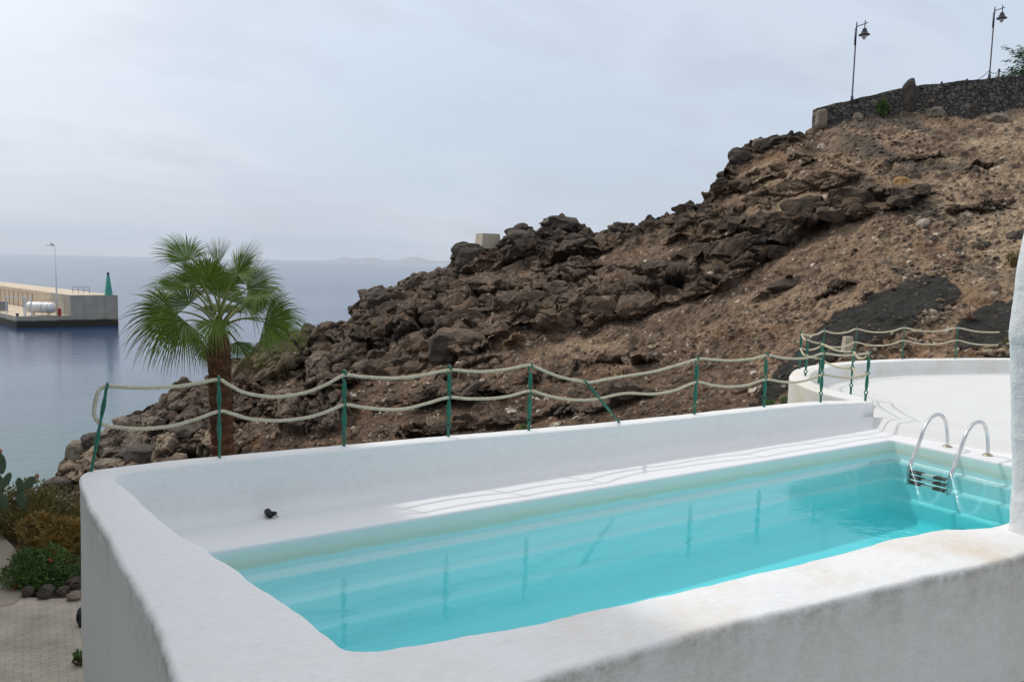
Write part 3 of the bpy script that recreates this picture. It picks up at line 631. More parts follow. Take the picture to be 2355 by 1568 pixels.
def parapet():
    A = np.array([(*o, *i, z) for o, i, z in WT]); n = 560; B = resample(A, n)
    o, i, z = B[:, :2], B[:, 2:4], B[:, 4]; V = []
    nu = i-o; wd = np.linalg.norm(nu, axis=1); nu = nu/wd[:, None]
    q = np.c_[B[:, :2], z*0]
    we = fbm(q*2.1, 3, 5)*.022+fbm(q*7., 2, 6)*.006; wi = fbm(q*2.3+9, 3, 15)*.028+fbm(q*6.+3, 2, 16)*.012; wz = fbm(q*1.7+5, 3, 25)*.008+fbm(q*9., 2, 9)*.003
    thin = sstep(.35, .25, wd); ro = .038-.02*thin; ri = .055-.032*thin; we = we*(1-.75*thin); wi = wi*(1-.8*thin); wz = wz*(1-.4*thin)
    prof = []
    def row(off_from, base, dist, zz): prof.append(np.c_[base+nu*dist[:, None], zz])
    zt = z+wz
    for zz in (-3.0, -1.6, -.7, -.2, .1): row(0, o, we-.05*np.clip((.1-zz)/3, 0, 1)*0-.02*sstep(.2, -1, np.full(n, zz)), np.full(n, zz)+0*z)
    row(0, o, we+.004, zt-ro*2.2)
    for a in np.linspace(0, PI/2, 6): row(0, o, we+ro*(1-math.cos(a)), zt-ro*(1-math.sin(a)))
    for k in (.3, .5, .7): row(0, o, we*(1-k)+ro*(1-k)+(wd-ri+wi)*k, zt+.006*math.sin(PI*k))
    for a in np.linspace(0, PI/2, 6): row(0, o, wd+wi-ri*(1-math.sin(a)), zt-ri*(1-math.cos(a)))
    row(0, o, wd+wi*.6+.01, zt-.20); row(0, o, wd+.012, .14+0*z)
    c = .11
    for a in np.linspace(.15, PI/2, 6): row(0, o, wd+.012+c*(1-math.cos(a)), .12-c*math.sin(a)-.004+0*z)
    row(0, o, wd+.16, -.03+0*z)
    R_ = np.stack(prof)            # rows, n, 3
    G = R_.transpose(1, 0, 2); nr = G.shape[1]
    Q = grid_quads(n, nr)
    V = G.reshape(-1, 3)
    V = V+np.c_[fbm(V*3.1, 3, 44), fbm(V*3.1+40, 3, 45), fbm(V*3.1+80, 3, 46)*.5]*.006
    mbv = [tuple(p) for p in V]; fs = [tuple(f) for f in Q]
    fs.append(tuple(range(nr))); fs.append(tuple((n-1)*nr+k for k in range(nr-1, -1, -1)))
    mb = MB(); mb.v = mbv; mb.f = fs
    # outer faces are weathered, the top and inner face painted
    mid = 7; ms = []
    for k in range(len(Q)):
        ms.append(1 if (k % (nr-1)) < mid else 0)
    mb.m = ms+[0, 0]
    # grime gathers along the outer edge of the coping
    w_row = np.zeros(nr); w_row[4:8] = [.15, .5, 1., 1.]; w_row[8:11] = [.7, .35, .12]
    along = (.35+.65*sstep(0., .3, fbm(np.c_[o, z]*1.7, 3, 91)+.15))[:, None]*w_row[None]
    o_ = mk('parapet_wall', mb, [M['wall'], M['outer']], loc=(0, 0, 0), smooth=True)
    ca = o_.data.color_attributes.new('dirt', 'FLOAT_COLOR', 'POINT'); dv_ = along.ravel(); ca.data.foreach_set('color', np.c_[dv_, dv_, dv_, dv_*0+1].astype(np.float32).ravel())
    tag(o_, 'low white plastered wall with a wide rounded top enclosing the pool on three sides', 'wall')
parapet()
# wing wall rising at the right end of the front wall
def wing():
    zs = np.array([-.2, .3, .48, .9, 1.3, 1.7, 1.95, 2.1, 2.2, 2.27, 2.33]); xs_ = np.array([5.50, 5.50, 5.492, 5.46, 5.452, 5.455, 5.47, 5.495, 5.53, 5.59, 5.72])-.03
    pts = np.array([on_t(x, y, 2.47) for x, y in ((2324, 1330), (2325.6, 1218), (2330, 1091), (2329, 923), (2326, 796), (2324, 775), (2328, 720), (2332, 689), (2338, 643), (2343, 608), (2348, 582), (2355, 549), (2368, 520), (2400, 490), (2440, 470))])
    q = resample(pts[:, [0, 2]]+np.array([.008, 0]), 110); n = len(q); rows = []
    dn = fbm(np.c_[q*3., q[:, 0]*0], 4, 3)*.018+fbm(np.c_[q*14., q[:, 0]*0], 2, 4)*.006
    T = [(2.02, .25), (2.03, .08), (2.06, .02), (2.12, 0), (2.25, 0), (2.38, 0), (2.46, .004), (2.50, .03), (2.52, .09), (2.525, .4)]
    for t, back in T:
        r = np.c_[q[:, 0]+dn+back+fbm(np.c_[q*5., np.full(n, t*6)], 3, 8)*.012, np.full(n, t)+fbm(np.c_[q*4., np.full(n, t*9)], 3, 18)*.012, q[:, 1]-.0]; rows.append(r)
    G = np.stack(rows); nr = len(T); mb = MB(); mb.v = [tuple(p) for p in G.reshape(-1, 3)]; mb.f = [tuple(f) for f in grid_quads(nr, n)]
    o = len(mb.v); mb.m = [0]*len(mb.f)
    # body to the right, out to a solid block
    mb.add([(5.95, 2.03, -.2), (9., 2.03, -.2), (9., 2.03, 2.5), (5.72+.25, 2.03, 2.36), (5.95, 2.52, -.2), (9., 2.52, -.2), (9., 2.52, 2.5), (5.97, 2.52, 2.36)], [(0, 1, 2, 3), (7, 6, 5, 4), (3, 2, 6, 7), (1, 5, 6, 2)])
    # join front and back sheets to the block
    f0 = [tuple(G[0, k]) for k in range(n)]; f1 = [tuple(G[-1, k]) for k in range(n)]
    mb.add(f0+[(5.98, 2.028, q[k, 1]) for k in range(n)], [(k, k+1, n+k+1, n+k) for k in range(n-1)]); mb.add(f1+[(5.98, 2.522, q[k, 1]) for k in range(n)], [(k, n+k, n+k+1, k+1) for k in range(n-1)])
    top = [tuple(G[k, -1]) for k in range(nr)]; mb.add(top+[(6.0, T[k][0], 2.37) for k in range(nr)], [(k, nr+k, nr+k+1, k+1) for k in range(nr-1)])
    tag(mk('wing_wall', mb, M['wall2'], loc=(5.7, 2.3, .48), smooth=True), 'tall rough white plaster wall with a rounded sloping top at the right edge', 'wall')
wing()
# ------------------------------------------------------------------ raised terrace beyond the pool
KT = np.array([(10.02,6.83,10.2,7.02,.15),(10.42,6.90,10.75,7.06,.165),(10.66,6.99,11.02,7.16,.20),(10.57,7.22,11.0,7.4,.23),(10.49,7.5,10.94,7.66,.26),(10.46,7.80,10.9,7.93,.29),(10.53,8.11,10.95,8.17,.33),(10.70,8.45,11.08,8.38,.36),(11.1,8.80,11.36,8.56,.385),(11.7,9.15,11.85,8.85,.40),(12.6,9.44,12.7,9.14,.40),(13.8,9.55,13.8,9.25,.40),(15.2,9.45,15.1,9.15,.40),(16.6,9.08,16.5,8.8,.40),(18.2,8.5,18.1,8.22,.40),(20.5,7.5,20.4,7.22,.40)])
FZ = .12
def terrace():
    n = 260; B = resample(KT, n); o, i, z = B[:, :2], B[:, 2:4], B[:, 4]
    nu = i-o; wd = np.linalg.norm(nu, axis=1); nu /= wd[:, None]; q = np.c_[o, z*0]
    w1 = fbm(q*1.5, 3, 71)*.012; w2 = fbm(q*1.5+7, 3, 72)*.012; rows = []
    def row(d, zz): rows.append(np.c_[o+nu*d[:, None], zz+0*z])
    r = .03
    for zz in (-3., -1., -.3): row(w1, np.full(n, zz))
    for a in np.linspace(0, PI/2, 5): row(w1+r*(1-math.cos(a)), z-r*(1-math.sin(a)))
    for a in np.linspace(0, PI/2, 5): row(wd+w2-r*(1-math.sin(a)), z-r*(1-math.cos(a)))
    h = np.maximum(z-FZ, .05); row(wd+w2+.008, FZ+h*.45)
    for a in np.linspace(.3, PI/2, 5): row(wd+w2+.01+.09*(1-math.cos(a)), FZ+.085-.09*math.sin(a))
    row(wd+.18, np.full(n, FZ-.05))
    G = np.stack(rows).transpose(1, 0, 2); nr = G.shape[1]
    raw = raw_mesh('terrace_wall', G.reshape(-1, 3), grid_quads(n, nr), M['kerb'], smooth=True)
    tag(raw, 'low curved white wall round the far terrace with stained outer side', 'wall')
    # floor sheet with its rounded step down to the pool deck
    ns, nt_ = 190, 120; s = np.concatenate([np.linspace(9.55, 10.6, 110), np.linspace(10.62, 20.4, 80)])
    tm = np.interp(s, [9.55, 10.05, 10.2, 10.5, 10.62, 10.75, 10.95, 11.3, 11.8, 12.65, 13.8, 15.1, 16.5, 18.1, 20.4], [6.5, 6.6, 6.72, 6.86, 6.95, 7.5, 8.3, 8.65, 8.98, 9.28, 9.4, 9.3, 8.93, 8.35, 7.35])
    u = np.linspace(0, 1, nt_); Sg, U = np.meshgrid(s, u); Tg = U*(tm[None]-(-1.))-1.
    lip = 9.96+(6.12-np.minimum(Tg, 6.12))*.213+np.maximum(Tg-6.12, 0)*.55
    lip = lip+.0
    d = Sg-lip; zz = FZ*sstep(-.20, .09, d)-.03*(d < -.2)
    P = np.stack([Sg.ravel(), Tg.ravel(), zz.ravel()], -1); P[:, 2] += fbm(P*np.array([.9, .9, 0])+3, 3, 12)*.008*np.clip(zz.ravel()/FZ, 0, 1)
    tag(raw_mesh('terrace_floor', P, grid_quads(nt_, ns), M['terr']), 'white painted terrace floor beyond the pool', 'terrace', kind='structure')
    # solid under the terrace so that nothing is hollow
    mb = MB(); mb.box((15.5, 3.2, -1.6), (9.4, 8.2, 3.1)); tag(mk('terrace_base', mb, M['kerb']), 'masonry base carrying the terrace', 'terrace', kind='structure')
terrace()
# ------------------------------------------------------------------ rope fences
POST = {}
def post_meshes():
    """bar with three eyes; local origin at the foot, height .705, eyes facing along local X"""
    mb = MB()
    def bar(z0, z1, w0, w1, tw):
        n = 14; m = 10; vs = []; fs = []
        for k in range(n):
            u = k/(n-1); z = z0+(z1-z0)*u; w = w0+(w1-w0)*math.sin(PI*u)**.8; a0 = tw*math.sin(PI*u); th = .011
            for j in range(m):
                a = 2*PI*j/m; x, y = th*math.cos(a), w*math.sin(a)
                vs.append((x*math.cos(a0)-y*math.sin(a0), x*math.sin(a0)+y*math.cos(a0), z))
        for k in range(n-1):
            for j in range(m): a, b = k*m+j, k*m+(j+1) % m; fs.append((a, b, b+m, a+m))
        fs.append(tuple(range(m-1, -1, -1))); fs.append(tuple((n-1)*m+j for j in range(m))); mb.add(vs, fs)
    def eye(z, R=.025, r=.0085, a0=0, a1=2*PI, x=0, yoff=0):
        pts = [(x, yoff+R*math.cos(a), z+R*math.sin(a)) for a in np.linspace(a0, a1, 22)]; mb.tube(pts, r, 8)
    bar(-.03, .088, .021, .017, 0); eye(.112); bar(.132, .368, .012, .0245, .62); eye(.392); bar(.412, .615, .012, .0245, .62)
    pts = [(0, .014, .60), (0, .024, .635), (0, .0255, .66)]+[(0, .0+.0255*math.cos(a), .672+.027*math.sin(a)) for a in np.linspace(.2, PI*1.18, 16)]
    mb.tube(pts, [.011]*4+[.0095]*(len(pts)-4), 8)
    me = bpy.data.meshes.new('post'); me.from_pydata(mb.v, [], mb.f); me.materials.append(M['green']); me.polygons.foreach_set('use_smooth', [True]*len(mb.f)); me.update(); return me
PM = post_meshes()
def place_post(root, foot, top, yaw, label=None):
    o = bpy.data.objects.new('post', PM); COL.objects.link(o); o.parent = root; ORG[o.name] = ORG[root.name]
    f = Vector(foot)-Vector(ORG[root.name]); ax = (Vector(top)-Vector(foot)); ln = ax.length; ax.normalize()
    r = Matrix.Rotation(yaw, 4, 'Z'); tilt = Vector((0, 0, 1)).rotation_difference(ax).to_matrix().to_4x4()
    o.matrix_local = Matrix.Translation(f) @ tilt @ r @ Matrix.Scale(ln/.705, 4)
    if label: o['label'] = label
    return o
def rope(root, pts, r=.0145, label=None, name='rope', seg=.0075):
    P = np.array(pts, float); ln = np.linalg.norm(np.diff(P, axis=0), axis=1).sum()
    P = resample(P, int(ln/seg)); mb = MB(); mb.tube(P, r, 12, lobes=3, twist=2*PI/.085, lob=.16)
    o = mk(name, mb, M['rope'], root, smooth=True)
    if label: o['label'] = label
    return o
fence = empty('rope_fence', (5., 6.69, .41), 'green metal posts strung with two thick ropes along the top of the pool wall', 'fence')
T0 = 6.685
FP = [((210,1083),(248,879)),((505,1055),(503,862)),((791,1026),(792,849)),((1031,1003),(1034,840)),((1216,990),(1221,828)),((1424,971),(1343,873)),((1597,953),(1604,815)),((1757,935),(1763,815)),((1887,923),(1894,803)),((1990,920),(2000,807))]
for k, (b, t) in enumerate(FP):
    pb, pt = on_t(*b, T0), on_t(*t, T0 if k != 5 else T0-.02)
    ln = np.linalg.norm(pt-pb); pt = pb+(pt-pb)*(.705/ln if k not in (0, 5) else 1.)
    place_post(fence, pb, pt, .0 if k < 2 else (.25 if k in (3, 4) else .12*((k*37) % 5-2)), {0: 'end post leaning to the right', 5: 'post bent far over to the left'}.get(k))
def tr(pts, t): return [on_t(x, y, t) for x, y in pts]
TOPR = [(248,888),(275,889.5),(300,891),(350,891.5),(410,888),(460,880),(503,873),(525,884),(560,902),(600,910),(640,912),(700,903),(750,884),(791,863),(830,866),(880,869),(920,869),(970,863),(1033,851),(1080,854),(1110,854.5),(1160,850),(1200,842),(1221,840),(1250,852),(1290,867),(1345,878),(1365,878),(1400,871),(1450,863),(1500,855),(1550,842),(1604,826),(1640,827),(1680,829),(1730,825),(1764,817),(1800,823),(1840,824.5),(1870,820),(1893,813),(1930,817),(1965,816),(1999,812)]
LOWR = [(236,891),(226,901),(220,920),(216,945),(218,958),(224,968),(236,976),(260,981),(300,985),(345,985),(400,978),(450,964),(503,946),(530,950),(570,962),(620,967),(660,966),(710,959),(750,947),(792,931),(830,936),(880,941),(930,940),(980,928),(1032,914),(1080,917),(1130,916),(1170,911),(1219,899),(1250,907),(1290,916),(1340,920),(1385,915),(1420,907),(1450,904),(1500,906),(1550,898),(1602,879),(1640,886),(1680,889),(1720,885),(1761,873),(1800,878),(1830,879),(1860,873),(1891,862),(1920,866),(1950,869),(1975,866),(1993,861)]
rope(fence, tr(TOPR[::-1]+LOWR, T0), .0145, 'one rope turned round the end post, upper and lower strand')
kerbz = lambda k: KT[k]
tf = empty('rope_fence', (14., 9.3, .4), 'green posts with two thin sagging ropes along the curved wall of the far terrace', 'fence')
QP = [((1956.6,902),.235),((1883,877),.29),((1851.6,869),.345),((1839,850.6),.385),((1890,840),.40),((1964.7,832),.40),((2075,826.5),.40),((2197,825),.40)]
QW = [on_z(*b, z) for b, z in QP]
for k, p in enumerate(QW):
    yaw = [1.1, .9, .5, -.4, -1.0, -1.3, -1.45, -1.6][k]; lean = np.array([.015, 0, .705])+RNG.normal(0, .008, 3)
    place_post(tf, p, p+lean, yaw)
endp = on_z(1990, 920, .33)
for hz, sag in ((.655, .09), (.392, .10)):
    pts = [endp+np.array([0, 0, hz])]
    allp = [endp]+QW+[on_z(2346, 826, .40)]
    for a, b in zip(allp[:-1], allp[1:]):
        dist = np.linalg.norm(b[:2]-a[:2]); sg = sag*min(1.2, dist/1.3)
        for u in (.25, .5, .75): pts.append(a+(b-a)*u+np.array([0, 0, hz-sg*(1-(2*u-1)**2)*.8]))
        pts.append(b+np.array([0, 0, hz]))
    rope(tf, pts, .0145)
    mb = MB(); mb.tube([a+(b-a)*u+np.array([0, 0, hz-sg*(1-(2*u-1)**2)*.8]) for u in (.64, .70, .76)], .020, 10); mk('tape', mb, M['tape'], tf, smooth=True)
# drain pipe in the foot of the sea wall
mb = MB(); c = on_t(622, 1180, 6.42)
mb.tube([c+np.array([-.01, .06, 0]), c+np.array([-.01, -.035, -.002])], .028, 18, caps=True); mb.tube([c+np.array([.02, -.02, .0]), c+np.array([.034, -.045, .012])], [.022, .012], 10)
dp = mk('drain_pipe', mb, M['pipe'], loc=tuple(c), smooth=True); tag(dp, 'small black drain pipe end sticking out at the foot of the sea wall', 'pipe')
mb = MB(); mb.tube([c+np.array([.03, -.03, -.012]), c+np.array([.05, -.052, -.02])], [.012, .008], 8); mk('chipped_rim', mb, M['marker'], dp)
def px(depth): return depth/F
def basis(d0):  # right / toward-viewer / up frame as 3-vectors
    return np.array([RT[0], RT[1], 0]), np.array([FW[0], FW[1], 0]), np.array([0, 0, 1.])
RR, FF, UU = basis(0)
# ------------------------------------------------------------------ basalt retaining wall on the hill top
def stone_wall():
    xs = np.linspace(1879, 2620, 620); n = len(xs)
    yb = np.interp(xs, [1879, 1950, 2010, 2085, 2110, 2200, 2280, 2355, 2620], [296, 276, 264, 254, 254, 264, 276, 268, 285])
    yt = np.interp(xs, [1879, 1950, 2010, 2085, 2110, 2200, 2280, 2355, 2620], [249, 232, 218, 201, 198, 188, 181, 173, 150])
    dp = hdepth(xs, np.interp(xs, CREST[:, 0], CREST[:, 1]))-.12
    B, T = at(xs, yb, dp), at(xs, yt, dp); B[:, 2] -= .5
    B[:, :2] = T[:, :2]; m = 90; u = np.linspace(0, 1, m)[:, None, None]
    P = (B[None]*(1-u)+T[None]*u).reshape(-1, 3)
    q = P*np.array([1, 1, 1.25]); q = q+fbm(q*1.5, 2, 3)[:, None]*.12
    f1, f2, c1, k1 = worley(q*4.0, 400); gap = sstep(.0, .14, f2-f1); d = .05*gap+.05*(k1-.5)*gap+fbm(P*5, 3, 9)*.03
    side = np.exp(-(xs-xs[0])/4.); Pf = P-FF*d[:, None]
    Pf[:, 2] += np.where(np.repeat(np.arange(m), n) == m-1, fbm(P*2.2, 2, 5)*.05, 0)
    c = np.array([.125, .118, .110])*(.65+.7*k1)[:, None]; c = np.where((np.modf(k1*17.)[0] > .72)[:, None], np.array([.165, .14, .11])*(.7+.6*np.modf(k1*43)[0])[:, None], c)
    c = np.where((gap < .35)[:, None], np.array([.040, .036, .032]), c)*(1+.35*fbm(P*7, 3, 2))[:, None]
    top = Pf.reshape(m, n, 3)[-1]; bk = [top+FF*.12, top+FF*.55, top+FF*.60-UU*2.]
    V = np.concatenate([Pf]+bk); c = np.concatenate([c]+[np.tile([.07, .066, .062], (n, 1))]*3)
    Q = grid_quads(m+3, n)
    # closed left end
    e = np.arange(m+3)*n; V2 = V[e]; o = len(V)
    V = np.concatenate([V, V2+FF*.0, V2*0+(V2.copy()+FF*.0)]); c = np.concatenate([c, c[e], c[e]])
    back = V[o+len(e):]; back[:m] = Pf.reshape(m, n, 3)[:, 0]+FF*.65
    Q2 = np.stack([o+np.arange(m-1), o+np.arange(1, m), o+len(e)+np.arange(1, m), o+len(e)+np.arange(m-1)], -1)
    w = raw_mesh('retaining_wall', V, np.concatenate([Q, Q2]), M['stonewall'], smooth=False, colors=np.clip(c, .01, .4))
    tag(w, 'dark dry stone retaining wall along the top of the hillside', 'wall')
stone_wall()
def boulder(p, size, mat, label, rough=.3, seed=1, sub=3, sq=.8, cat='boulder', name='boulder', group=None, freq=1.3):
    mb = MB(); mb.ico((0, 0, 0), (1, 1, 1), sub, rough, seed, freq, sq)
    V = np.array(mb.v); V = V[:, :1]*RR*size[0]+V[:, 1:2]*FF*size[1]+V[:, 2:]*UU*size[2]
    mb.v = [tuple(v+p) for v in V]; o = mk(name, mb, M[mat], loc=tuple(p)); return tag(o, label, cat, group)
def hb(x, y, w, h, mat, label, seed, dz=0., deep=.9, **k):   # boulder lying on the slope, sizes in photo pixels
    p = hill_pt(x, y); dpt = p@FF; s = px(dpt); boulder(p-FF*.1, (w*s/2, w*s/2*deep, h*s/2), mat, label, seed=seed, **k)
_p = at(2090, 224, hdepth(2090, 250)-.1); boulder(_p, (.36, .4, .92), 'boulder', 'tall rounded boulder built into the dark stone wall', .22, 3, 3)
_p = at(1889, 274, hdepth(1889, 290)-.12); boulder(_p, (.28, .34, .52), 'boulder_t', 'pale squared stone at the left end of the dark stone wall', .12, 5, 3, .55)
hb(2070, 421, 32, 26, 'boulder_o', 'orange boulder lying on the hillside ledge', 7, sub=3, sq=.7)
hb(2338, 546, 46, 34, 'boulder', 'big brown boulder high on the slope near the right edge', 9)
hb(2262, 560, 26, 18, 'boulder', 'dark flat boulder on the sandy slope above the black gravel', 11)
hb(2290, 275, 44, 30, 'boulder_t', 'brown boulder under the right part of the stone wall', 13)
hb(2150, 258, 34, 26, 'boulder_t', 'tan block fallen at the foot of the stone wall', 15, sq=.6)
hb(1970, 270, 20, 22, 'boulder_t', 'small tan stone beside the green plant under the stone wall', 17, sq=.6)
hb(1656, 402, 26, 14, 'boulder', 'dark pointed rock jutting out from the ridge', 19)
hb(1290, 522, 84, 36, 'boulder', 'big dark crag standing on the middle of the ridge', 21, rough=.42, freq=1.8)
hb(1208, 552, 80, 42, 'boulder', 'broad dark crag left of the highest rock on the ridge', 22, rough=.38, freq=1.8)
hb(1488, 513, 26, 14, 'boulder', 'small round dark rock alone on the ridge', 23)
hb(1425, 526, 34, 16, 'boulder', 'low dark rock on the ridge right of the big crag', 24)
hb(1748, 325, 46, 26, 'boulder_t', 'brown rock at the top of the ridge below the wall end', 25)
hb(1700, 370, 44, 36, 'boulder', 'dark rounded rock on the steep part of the ridge', 26, rough=.35)
hb(330, 1046, 104, 56, 'boulder', 'large grey boulder near the shore behind the wall corner', 27, rough=.3)
hb(262, 1070, 58, 34, 'boulder_t', 'tan boulder just above the corner of the pool wall', 28)
hb(180, 1038, 50, 54, 'boulder_t', 'pale tan boulder at the water edge', 29)
hb(145, 1118, 70, 40, 'boulder', 'dark wet slab rock at the waterline beside the shrubs', 30)
hb(215, 1015, 44, 34, 'boulder', 'dark rock between the tan shore boulder and the end post', 31)
hb(430, 1000, 70, 44, 'boulder', 'dark boulder left of the palm trunk', 32, rough=.36)
hb(880, 690, 70, 40, 'boulder', 'flat topped rock on the left shoulder of the ridge', 33, rough=.36)
hb(1020, 800, 66, 70, 'boulder', 'upright dark block in the middle of the cliff', 34, rough=.3, sq=.65)
hb(1080, 600, 70, 60, 'boulder', 'big brown block under the concrete block on the ridge', 35, rough=.3, sq=.65)
# angular blocks broken out of the ledges: solid rock of the hillside itself
def outcrops():
    import bmesh
    r = np.random.default_rng(77); US = []
    for sub_ in (3, 4):
        bm = bmesh.new(); bmesh.ops.create_icosphere(bm, subdivisions=sub_, radius=1.); US.append((np.array([v.co[:] for v in bm.verts]), np.array([[v.index for v in f.verts] for f in bm.faces]))); bm.free()
    spots = []
    for top, th, amp in LEDGES:
        top = np.array(top, float); span = top[-1, 0]-top[0, 0]; n = int(span/(17 if amp > 1 else 24)*(1+.5*(amp > 1)))
        for _ in range(n):
            x = r.uniform(top[0, 0], top[-1, 0]); yt = np.interp(x, top[:, 0], top[:, 1]); t = np.interp(x, top[:, 0], th); spots.append((x, yt+t*r.uniform(-.05, 1.05), min(.75, .18+.010*t)*r.uniform(.45, 1.25)))
    for _ in range(190):
        x = r.uniform(180, 1050); yc = np.interp(x, CREST[:, 0], CREST[:, 1]); spots.append((x, yc+abs(r.normal(0, 75)), r.uniform(.2, .75)))
    for _ in range(120):
        x = r.uniform(800, 1870); yc = np.interp(x, CREST[:, 0], CREST[:, 1]); spots.append((x, yc+abs(r.normal(0, 14))+2, r.uniform(.2, .6)))
    V = []; Q = []; C = []; o = 0
    for x, y, s in spots:
        if abs(x-2070) < 34 and -50 < y-424 < 26: continue
        U, Fq = US[1 if s > .5 else 0]; P = U.copy()
        for _ in range(11):
            nv = r.normal(0, 1, 3); nv /= np.linalg.norm(nv); h = r.uniform(.42, .80); dd = P@nv; P = P-np.outer(np.maximum(dd-h, 0), nv)
        P = P*np.array([r.uniform(1., 1.9), r.uniform(.8, 1.2), r.uniform(.6, 1.0)])*s*.92; a = r.normal(.25, .35); ca, sa = math.cos(a), math.sin(a)
        X, Y, Z = P.T; W_ = np.outer(X*ca-Z*sa, RR)+np.outer(Y, FF)+np.outer(X*sa+Z*ca, UU)
        c = hill_pt(x, y); W_ = W_+c+FF*s*.40; W_ = W_+np.stack([fbm(W_*2.6, 4, 7), fbm(W_*2.6, 4, 8), fbm(W_*2.6, 4, 9)], -1)*min(.16, s*.30)
        hc = hill_col(x, y); base = hc*.68+np.array([.098, .078, .062])*.32*(r.uniform(.62, 1.3)); base = base*(1-.2*(x > 1500)) if x > 380 else np.array([.20, .165, .13])*r.uniform(.5, 1.3)
        k = fbm(W_*2.4, 3, 13); cc = base[None]*(1+.55*k+.4*fbm(W_*9, 2, 3))[:, None]; rust = sstep(.15, .5, fbm(W_*1.1+5, 2, 19))[:, None]*.4; cc = cc+(np.array([.15, .09, .05])-cc)*rust
        V.append(W_); Q.append(Fq+o); C.append(np.clip(cc, .012, .5)); o += len(U)
    ob = raw_mesh('rock_outcrops', np.concatenate(V), np.concatenate(Q), M['hill'], smooth=False, colors=np.concatenate(C)); tag(ob, 'fractured dark rock outcrops along the ledges of the hillside', 'rock', kind='structure')
outcrops()
# concrete block on the crest
def conc_block():
    p = at(1122, 555, hdepth(1122, 560)-1.6); s = px(p@FF); mb = MB()
    R3 = np.stack([RR*math.cos(.5)+FF*math.sin(.5), -RR*math.sin(.5)+FF*math.cos(.5), UU], -1)
    mb.box(p, (50*s, 40*s, 34*s), R3, .86); o = mk('concrete_block', mb, M['marker'], loc=tuple(p)); tag(o, 'pale square concrete block on the crest of the ridge', 'block')
conc_block()
def marker():
    p = hill_pt(1945, 806); s = px(p@FF); mb = MB(); mb.box(p+UU*14*s-FF*.1, (21*s, 21*s, 34*s), np.stack([RR, FF, UU], -1), .8)
    tag(mk('stone_marker', mb, M['marker'], loc=tuple(p)), 'pale tapered concrete marker standing behind the terrace ropes', 'marker')
marker()
# loose stones: hundreds of small ones lie about, one object
def stones():
    import bmesh
    bm = bmesh.new(); bmesh.ops.create_icosphere(bm, subdivisions=1, radius=1.); U = np.array([v.co[:] for v in bm.verts]); Fq = np.array([[v.index for v in f.verts] for f in bm.faces]); bm.free()
    r = np.random.default_rng(5); spots = []
    for (x, y, dx, dy, n, s0, s1, sl) in ((2140,735,55,26,90,.05,.16,-.45),(2050,790,70,20,120,.04,.12,-.2),(2190,600,140,40,170,.04,.13,-.35),(2300,815,60,12,60,.06,.22,0),(1995,812,50,14,60,.05,.15,0),(2100,520,170,40,140,.04,.12,-.5),(1700,760,220,70,240,.03,.10,-.3),(1400,850,240,60,160,.03,.10,-.1),(2000,360,200,70,120,.05,.16,-.2),(2260,480,90,60,120,.04,.14,-.5),(1860,870,60,30,50,.05,.13,-.3)):
        for _ in range(n):
            a, b = r.normal(0, .5, 2); spots.append((x+a*dx, y+b*dy+a*dx*sl, r.uniform(s0, s1)**1.0*r.uniform(.6, 1)))
    V = []; Q = []; Cc = []
    for i, (x, y, s) in enumerate(spots):
        if x > 2600: continue
        p = hill_pt(x, y); u = U*(1+r.uniform(-.28, .28, (len(U), 1)))*s*np.array([1, 1, .7])*r.uniform(.7, 1.2, 3); a = r.uniform(0, 6.28)
        rot = np.array([[math.cos(a), -math.sin(a), 0], [math.sin(a), math.cos(a), 0], [0, 0, 1]]); Q.append(Fq+len(V)*len(U)); V.append(u@rot.T+p+UU*s*.15-FF*s*.3)
        k = r.random(); base = np.array([.36, .29, .21]) if k > .72 else (np.array([.20, .145, .10]) if k > .35 else np.array([.075, .06, .05])); Cc.append(np.tile(base*r.uniform(.7, 1.25), (len(U), 1)))
    o = raw_mesh('loose_stones', np.concatenate(V), np.concatenate(Q), M['hill'], smooth=False, colors=np.concatenate(Cc)); tag(o, 'loose stones scattered over the slope', 'stones', kind='stuff')
stones()
# ------------------------------------------------------------------ lamps on the promenade
def street_lamp(base, label, k):
    root = empty('street_lamp', base, label, 'street lamp', 'iron street lamps on the promenade'); b = np.array(base)
    H = 4.12; mb = MB(); mb.tube([b-UU*1.2, b+UU*.28, b+UU*.30, b+UU*H*.99], [.06, .06, .042, .036], 10); mk('pole', mb, M['dark'], root, smooth=True)
    mb = MB(); mb.tube([b-UU*1.2, b+UU*.25, b+UU*.29], [.075, .075, .05], 10); mk('foot', mb, M['dark'], root, smooth=True)
    mb = MB(); mb.tube([b+UU*(H-1.15)-RR*.025, b+UU*(H-.28)-RR*.025], .052, 10); mb.tube([b+UU*(H-.3), b+UU*(H+.04)], .03, 8); mk('sleeve', mb, M['dark'], root, smooth=True)
    a0 = b+UU*(H-.20); a1 = b+UU*(H+.02)+RR*.58-FF*.05; mb = MB(); mb.tube([a0, a1], .024, 8); mk('arm', mb, M['dark'], root, smooth=True)
    c = b+RR*.43-FF*.04+UU*(H-.02); mb = MB(); mb.tube([c+UU*.16, c-UU*.22], .026, 8); mk('hanger', mb, M['dark'], root, smooth=True)
    mb = MB(); mb.lathe(c-UU*.62, [(.29, 0), (.30, .02), (.22, .07), (.17, .13), (.17, .18), (.12, .19), (.105, .26), (.125, .27), (.12, .31), (.05, .36), (.03, .4)], 20); mk('lamp_shade', mb, M['shade'], root, smooth=False)
    mb = MB(); mb.lathe(c-UU*.86, [(.0, 0), (.05, .02), (.10, .09), (.135, .18), (.145, .235)], 18); mk('bulb_cover', mb, M['frost'], root, smooth=True)
street_lamp(at(1959, 233, 43.35), 'iron street lamp above the left part of the dark stone wall', 0)
